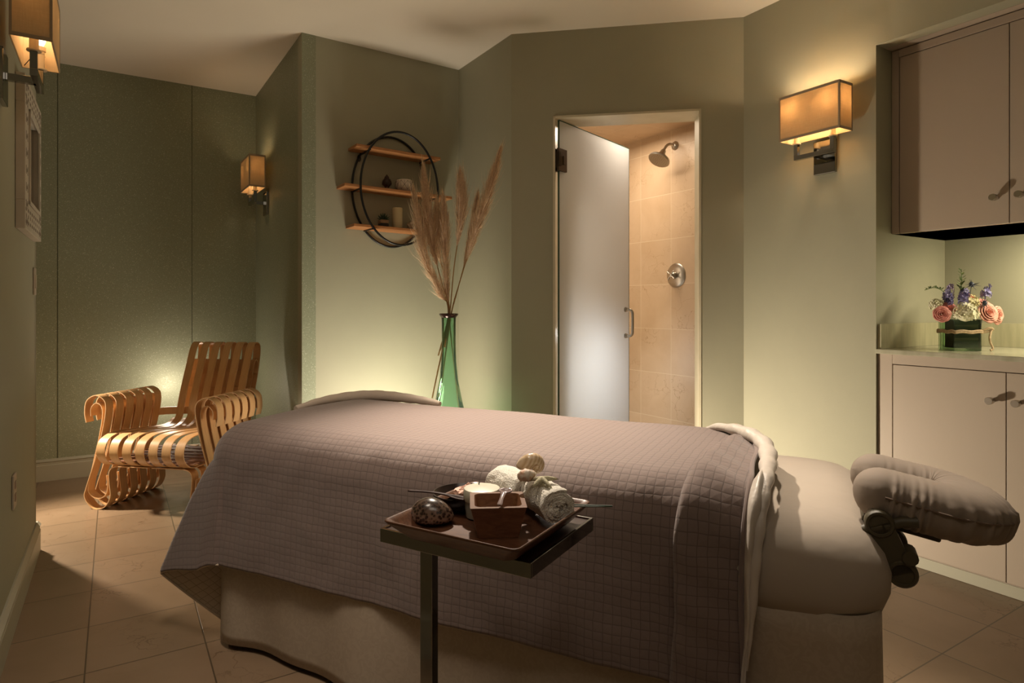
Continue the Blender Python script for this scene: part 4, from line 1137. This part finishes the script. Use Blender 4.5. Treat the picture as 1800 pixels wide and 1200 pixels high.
plist = [
    ([(-.440, 3.47, .62), (-.352, 3.49, 1.075), (-.385, 3.49, 1.185), (-.47, 3.49, 1.36), (-.505, 3.49, 1.52), (-.540, 3.49, 1.735)], 2, .034, 'leftmost tall pampas grass plume leaning left in the green vase'),
    ([(-.412, 3.52, .85), (-.356, 3.51, 1.075), (-.385, 3.52, 1.225), (-.435, 3.52, 1.42), (-.465, 3.52, 1.60), (-.492, 3.52, 1.860)], 3, .036, 'second pampas grass plume from the left, tallest one overlapping the ring shelf'),
    ([(-.30, 3.55, .55), (-.355, 3.53, 1.075), (-.375, 3.56, 1.27), (-.415, 3.57, 1.42), (-.42, 3.58, 1.56), (-.425, 3.58, 1.66)], 3, .028, 'short pampas grass plume behind the two leftmost ones'),
    ([(-.400, 3.50, .88), (-.350, 3.50, 1.075), (-.358, 3.50, 1.19), (-.370, 3.50, 1.40), (-.372, 3.50, 1.56), (-.382, 3.50, 1.700)], 2, .027, 'slim upright pampas grass plume in the middle of the vase'),
    ([(-.37, 3.46, .90), (-.345, 3.48, 1.075), (-.322, 3.47, 1.32), (-.292, 3.46, 1.53), (-.278, 3.46, 1.67), (-.282, 3.46, 1.815)], 3, .030, 'upright pampas grass plume just right of the middle one'),
    ([(-.42, 3.53, .75), (-.342, 3.51, 1.075), (-.305, 3.53, 1.22), (-.255, 3.54, 1.41), (-.222, 3.55, 1.55), (-.200, 3.55, 1.705)], 3, .024, 'thin pampas grass plume second from the right'),
    ([(-.39, 3.49, .70), (-.338, 3.49, 1.075), (-.292, 3.48, 1.25), (-.222, 3.46, 1.47), (-.150, 3.44, 1.68), (-.075, 3.43, 1.935)], 3, .034, 'rightmost pampas grass plume, long and leaning right'),
]
for (pts, start, wd, lab) in plist:
    t = thing('pampas_grass', lab, 'dried grass', (pts[0][0], pts[0][1], pts[0][2]), 0, 'pampas grass in the green vase')
    o0 = Vector(pts[0]); P = [p-o0 for p in spline(pts, 10)]; n = len(P); i0 = int((start-.35)*10)
    MB().tube(P[:int(n*.93)], [.0042-.0026*i/n for i in range(int(n*.93))], 7).build('stem', STRAW, t)
    vs = []; fs = []
    rnd = random.Random(hash(lab) % 1000 if False else len(lab))
    NS = 1900
    for k in range(NS):
        f = rnd.random()**.85; i = i0+f*(n-1-i0); ii = int(i); p = P[ii].lerp(P[min(ii+1, n-1)], i-ii)
        tg = (P[min(ii+1, n-1)]-P[max(0, ii-1)]).normalized()
        ax = Vector((rnd.gauss(0, 1), rnd.gauss(0, 1), rnd.gauss(0, 1))); ax = (ax-tg*ax.dot(tg)).normalized()
        env = math.sin(PI*min(1, f*.86+.10))**.8
        ln_ = rnd.uniform(.05, .12)*(.75+.3*env); out = wd*1.45*env*rnd.uniform(.25, 1.15)
        if rnd.random() < .08: ln_ *= 1.6; out *= 1.6
        sd_ = tg.cross(ax).normalized()*rnd.uniform(.0007, .0016)
        a_ = p+ax*.002; m_ = p+tg*ln_*.5+ax*out*.72; e_ = p+tg*ln_+ax*out
        b0 = len(vs); vs += [a_-sd_, a_+sd_, m_-sd_, m_+sd_, e_]; fs += [(b0, b0+1, b0+3, b0+2), (b0+2, b0+3, b0+4)]
    meshobj('plume', vs, fs, PAMP, t, False)

# ------------------------------------------------------------------ flowers on the counter
fl = F+Vector((0, 0, 0))
VC = Vector((1.945, 2.735, .9335))
cv = thing('cube_vase', 'square clear glass vase lined with striped leaves on the stone counter', 'vase', VC, math.radians(-4))
hs = .056; HH = .135
b = MB(); t_ = .005
b.box(-hs, hs, -hs, -hs+t_, 0, HH); b.box(-hs, hs, hs-t_, hs, 0, HH); b.box(-hs, -hs+t_, -hs+t_, hs-t_, 0, HH); b.box(hs-t_, hs, -hs+t_, hs-t_, 0, HH); b.box(-hs+t_, hs-t_, -hs+t_, hs-t_, 0, .012)
b.build('glass', CLEARG, cv, False, .001)
def leafstripe():
    m = mat('striped_leaf', (.03, .08, .03), .4); s = N(m); v = s.coord(scale=(2, 2, 34))
    s.l(s.ramp(s.noise(v, 1.3, 3), [(.36, (.012, .035, .012)), (.52, (.03, .075, .03)), (.58, (.20, .20, .09)), (.64, (.02, .05, .02))]), s.b.inputs['Base Color']); return m
LS_ = leafstripe(); i_ = hs-t_-.003
b = MB(); b.box(-i_, i_, -i_, -i_+.002, .014, HH-.003); b.box(-i_, i_, i_-.002, i_, .014, HH-.003); b.box(-i_, -i_+.002, -i_, i_, .014, HH-.003); b.box(i_-.002, i_, -i_, i_, .014, HH-.003)
b.box(-i_+.02, i_, -i_-.0015, -i_, .045, .088); b.box(-i_, -i_+.03, -i_-.0015, -i_, .03, .10)
b.build('leaf_lining', LS_, cv, False)
b = MB(); RA = noisy('raffia', (.42, .30, .17), (.58, .44, .28), 120, .8, .8, 300, .003, (1, 1, 1))
for z in (.079, .086):
    pts = [(x, y, z+.002*math.sin(i*1.1)) for i, (x, y) in enumerate(rrect(-hs-.005, hs+.005, -hs-.005, hs+.005, .012, 4, 8))]
    b.tube(pts, .0046, 8, closed=True)
b.tube(spline([(hs+.004, -hs+.01, .084), (hs+.03, -hs, .098), (hs+.048, -hs+.004, .092), (hs+.026, -hs+.006, .082), (hs+.004, -hs+.01, .080)], 5), .005, 8)
b.tube(spline([(hs+.04, -hs, .090), (hs+.030, -hs-.004, .060), (hs+.036, -hs, .035), (hs+.044, -hs-.002, .012), (hs+.034, -hs-.002, .004)], 6), .0045, 8)
b.build('raffia_cord', RA, cv)
PINK = [noisy('rose_pink', (.62, .20, .17), (.80, .38, .32), 60, .7, 0), noisy('rose_pale', (.62, .27, .20), (.78, .42, .33), 60, .7, 0), noisy('rose_coral', (.66, .27, .15), (.80, .42, .26), 60, .7, 0)]
def petal_rose(name, label, p, r, m, face=(0, -1, .3), seed=1):
    rnd = random.Random(seed); fz = Vector(face).normalized(); q = fz.to_track_quat('Z', 'Y').to_matrix().to_4x4()
    vs = []; fs = []
    lay = [(3, .22, 1.25), (4, .40, 1.1), (5, .60, .92), (6, .80, .66), (7, 1.0, .36)]
    for li, (k, rad, el) in enumerate(lay):
        for i in range(k):
            a0 = 2*PI*i/k+li*.7+rnd.uniform(-.15, .15); wdt = 2*PI/k*.72
            b0 = len(vs); nu, nv = 6, 5
            for u_ in range(nu+1):
                for v_ in range(nv+1):
                    s_ = -1+2*u_/nu; t = v_/nv; aa = a0+s_*wdt*(.55+.45*math.sin(PI*(.25+.5*t)))
                    pe = el*(1-.25*t); rr_ = r*rad*math.sin(min(1.5, .25+t*(1.35)))*(1+.10*(t**6))*(1-.10*s_*s_*t)
                    z = r*(.15+.75*math.sin(pe)*t*(1-.18*s_*s_))-(.10*r*t**8)+rnd.uniform(-.02, .02)*r
                    vs.append(q @ Vector((rr_*math.cos(aa), rr_*math.sin(aa), z-.35*r)))
            for u_ in range(nu):
                for v_ in range(nv):
                    a_ = b0+u_*(nv+1)+v_; fs.append((a_, a_+1, a_+nv+2, a_+nv+1))
    o = meshobj(name, vs, fs, m); md = o.modifiers.new('solid', 'SOLIDIFY'); md.thickness = .001
    return tag(o, label, 'flower', 'roses in the glass vase', p)
def vp(dx, dy, dz): return (VC.x+dx*1.28, VC.y+dy, VC.z+dz)
petal_rose('rose', 'deep pink rose at the far left of the bouquet', vp(-.088, -.055, .158), .033, PINK[0], (-.3, -1, .2), 1)
petal_rose('rose', 'dusky pink rose partly hidden behind the white hydrangea on the left', vp(-.045, -.02, .185), .032, PINK[0], (-.2, -.8, .7), 2)
petal_rose('rose', 'large pale pink rose in front to the right of the white hydrangea', vp(.062, -.065, .165), .043, PINK[1], (.1, -1, .3), 3)
petal_rose('rose', 'pink rose at the lower right end of the bouquet', vp(.108, -.040, .152), .038, PINK[1], (.4, -1, .0), 4)
petal_rose('rose', 'pink rose above and between the two right hand roses', vp(.088, -.01, .195), .036, PINK[0], (.4, -.8, .6), 5)
petal_rose('rose', 'coral orange rose at the back right of the bouquet', vp(.055, .03, .225), .038, PINK[2], (.2, -.7, .8), 6)
def floret(b, c, d, r, k=4):
    d = Vector(d).normalized(); q = d.to_track_quat('Z', 'Y').to_matrix()
    for i in range(k):
        a_ = 2*PI*i/k; pts = []
        for (rr_, da) in ((0.05, 0), (.6, -.55), (1, -.35), (1.08, 0), (1, .35), (.6, .55)):
            v_ = q @ Vector((rr_*r*math.cos(a_+da), rr_*r*math.sin(a_+da), .25*r*rr_)); pts.append(Vector(c)+v_)
        b.add(pts, [tuple(range(6))])
rnd = random.Random(3)
def ball(name, label, c, R_, n, r, m, cat='flower', k=4, zmin=-.5):
    b = MB()
    for i in range(n):
        z = rnd.uniform(zmin, 1); t = rnd.uniform(0, 2*PI); s_ = math.sqrt(1-z*z); d = Vector((s_*math.cos(t), s_*math.sin(t), z))
        floret(b, tuple(Vector(c)+d*R_*rnd.uniform(.85, 1.05)), tuple(d+Vector((rnd.gauss(0, .2), rnd.gauss(0, .2), rnd.gauss(0, .2)))), r, k)
    b.ico(c, R_*.8, 2)
    return tag(b.build(name, m, None, False), label, cat)
HYD = noisy('hydrangea_white', (.62, .60, .38), (.78, .75, .58), 50, .7, 0)
ball('hydrangea', 'creamy white hydrangea head at the front centre of the bouquet', vp(-.012, -.055, .160), .044, 90, .011, HYD)
ball('hydrangea', 'small pale green hydrangea cluster at the back left of the bouquet', vp(-.072, .015, .195), .026, 40, .010, HYD)
ball('hydrangea', 'pale yellow hydrangea head at the back right of the bouquet', vp(.035, .0, .205), .034, 50, .010, noisy('hydrangea_yellow', (.55, .48, .22), (.66, .60, .34), 50, .7, 0))
BLUE = noisy('delphinium_blue', (.17, .16, .38), (.34, .30, .50), 60, .6, 0)
STEMG = mat('green_stem', (.07, .11, .035), .6)
def spike(name, label, p0, p1, n, r, R_, m, k=5):
    b = MB(); P0 = Vector(p0); P1 = Vector(p1)
    for i in range(n):
        t = rnd.random(); d = Vector((rnd.gauss(0, 1), rnd.gauss(0, 1), rnd.gauss(0, .5))).normalized()
        floret(b, tuple(P0.lerp(P1, t)+d*R_*rnd.uniform(.5, 1)*(1.1-.5*t)), tuple(d), r, k)
    b.tube([P0-(P1-P0)*.3, P1], .0018, 6)
    return tag(b.build(name, m, None, False), label, 'flower', 'blue flowers in the bouquet')
spike('delphinium', 'blue violet delphinium cluster left of centre', vp(-.045, -.01, .205), vp(-.040, 0, .255), 34, .011, .020, BLUE)
spike('delphinium', 'dark blue delphinium cluster right under the green top sprig', vp(.005, -.015, .205), vp(.012, -.01, .260), 36, .011, .022, BLUE)
spike('delphinium', 'lilac delphinium top behind the centre', vp(-.02, .02, .235), vp(-.02, .02, .280), 22, .010, .016, noisy('delph_lilac', (.33, .26, .40), (.46, .38, .50), 60, .6, 0))
spike('delphinium', 'blue flower cluster sticking out at the upper right', vp(.095, .01, .235), vp(.100, .01, .280), 26, .010, .018, BLUE)
def leaves(name, label, path, n, ll, m, cat='greenery'):
    b = MB(); P = spline(path, 8); b.tube(P, .0017, 6)
    for i in range(n):
        t = .35+.65*i/n; p = P[int(t*(len(P)-1))]; a_ = i*2.4
        d = Vector((math.cos(a_), math.sin(a_), .8)).normalized(); e = Vector((-math.sin(a_), math.cos(a_), 0))
        L_ = ll*(1.1-.5*t)
        b.add([p, p+d*L_*.4+e*L_*.22, p+d*L_*.8+e*L_*.15, p+d*L_, p+d*L_*.8-e*L_*.15, p+d*L_*.4-e*L_*.22], [(0, 1, 2, 3, 4, 5)])
    return tag(b.build(name, m, None, False), label, cat)
LF = noisy('sprig_green', (.08, .13, .035), (.16, .22, .08), 50, .6, 0)
leaves('greenery_sprig', 'tall upright green sprig rising from the top of the bouquet', [vp(.0, 0, .17), vp(.002, 0, .25), vp(.008, 0, .30), vp(.006, 0, .352)], 20, .032, LF)
leaves('greenery_sprig', 'green sprig arching out to the left of the bouquet', [vp(-.03, 0, .21), vp(-.055, 0, .255), vp(-.085, 0, .272), vp(-.118, 0, .262)], 16, .022, LF)
TH = mat('thistle', (.05, .06, .09), .5)
for (c, lab) in ((vp(.030, -.02, .285), 'dark spiky thistle sticking up right of the tall sprig'), (vp(.045, -.07, .205), 'dark spiky thistle above the large pale pink rose')):
    b = MB(); b.ico(c, .010, 2, (1, 1, 1.2))
    for i in range(16):
        d = Vector((rnd.gauss(0, 1), rnd.gauss(0, 1), rnd.gauss(.3, .8))).normalized(); b.tube([Vector(c), Vector(c)+d*rnd.uniform(.02, .036)], [.0022, .0003], 5)
    b.tube([Vector(c), Vector(c)-Vector((.01, -.01, .10))], .0015, 6)
    tag(b.build('thistle', TH, None, False), lab, 'flower')
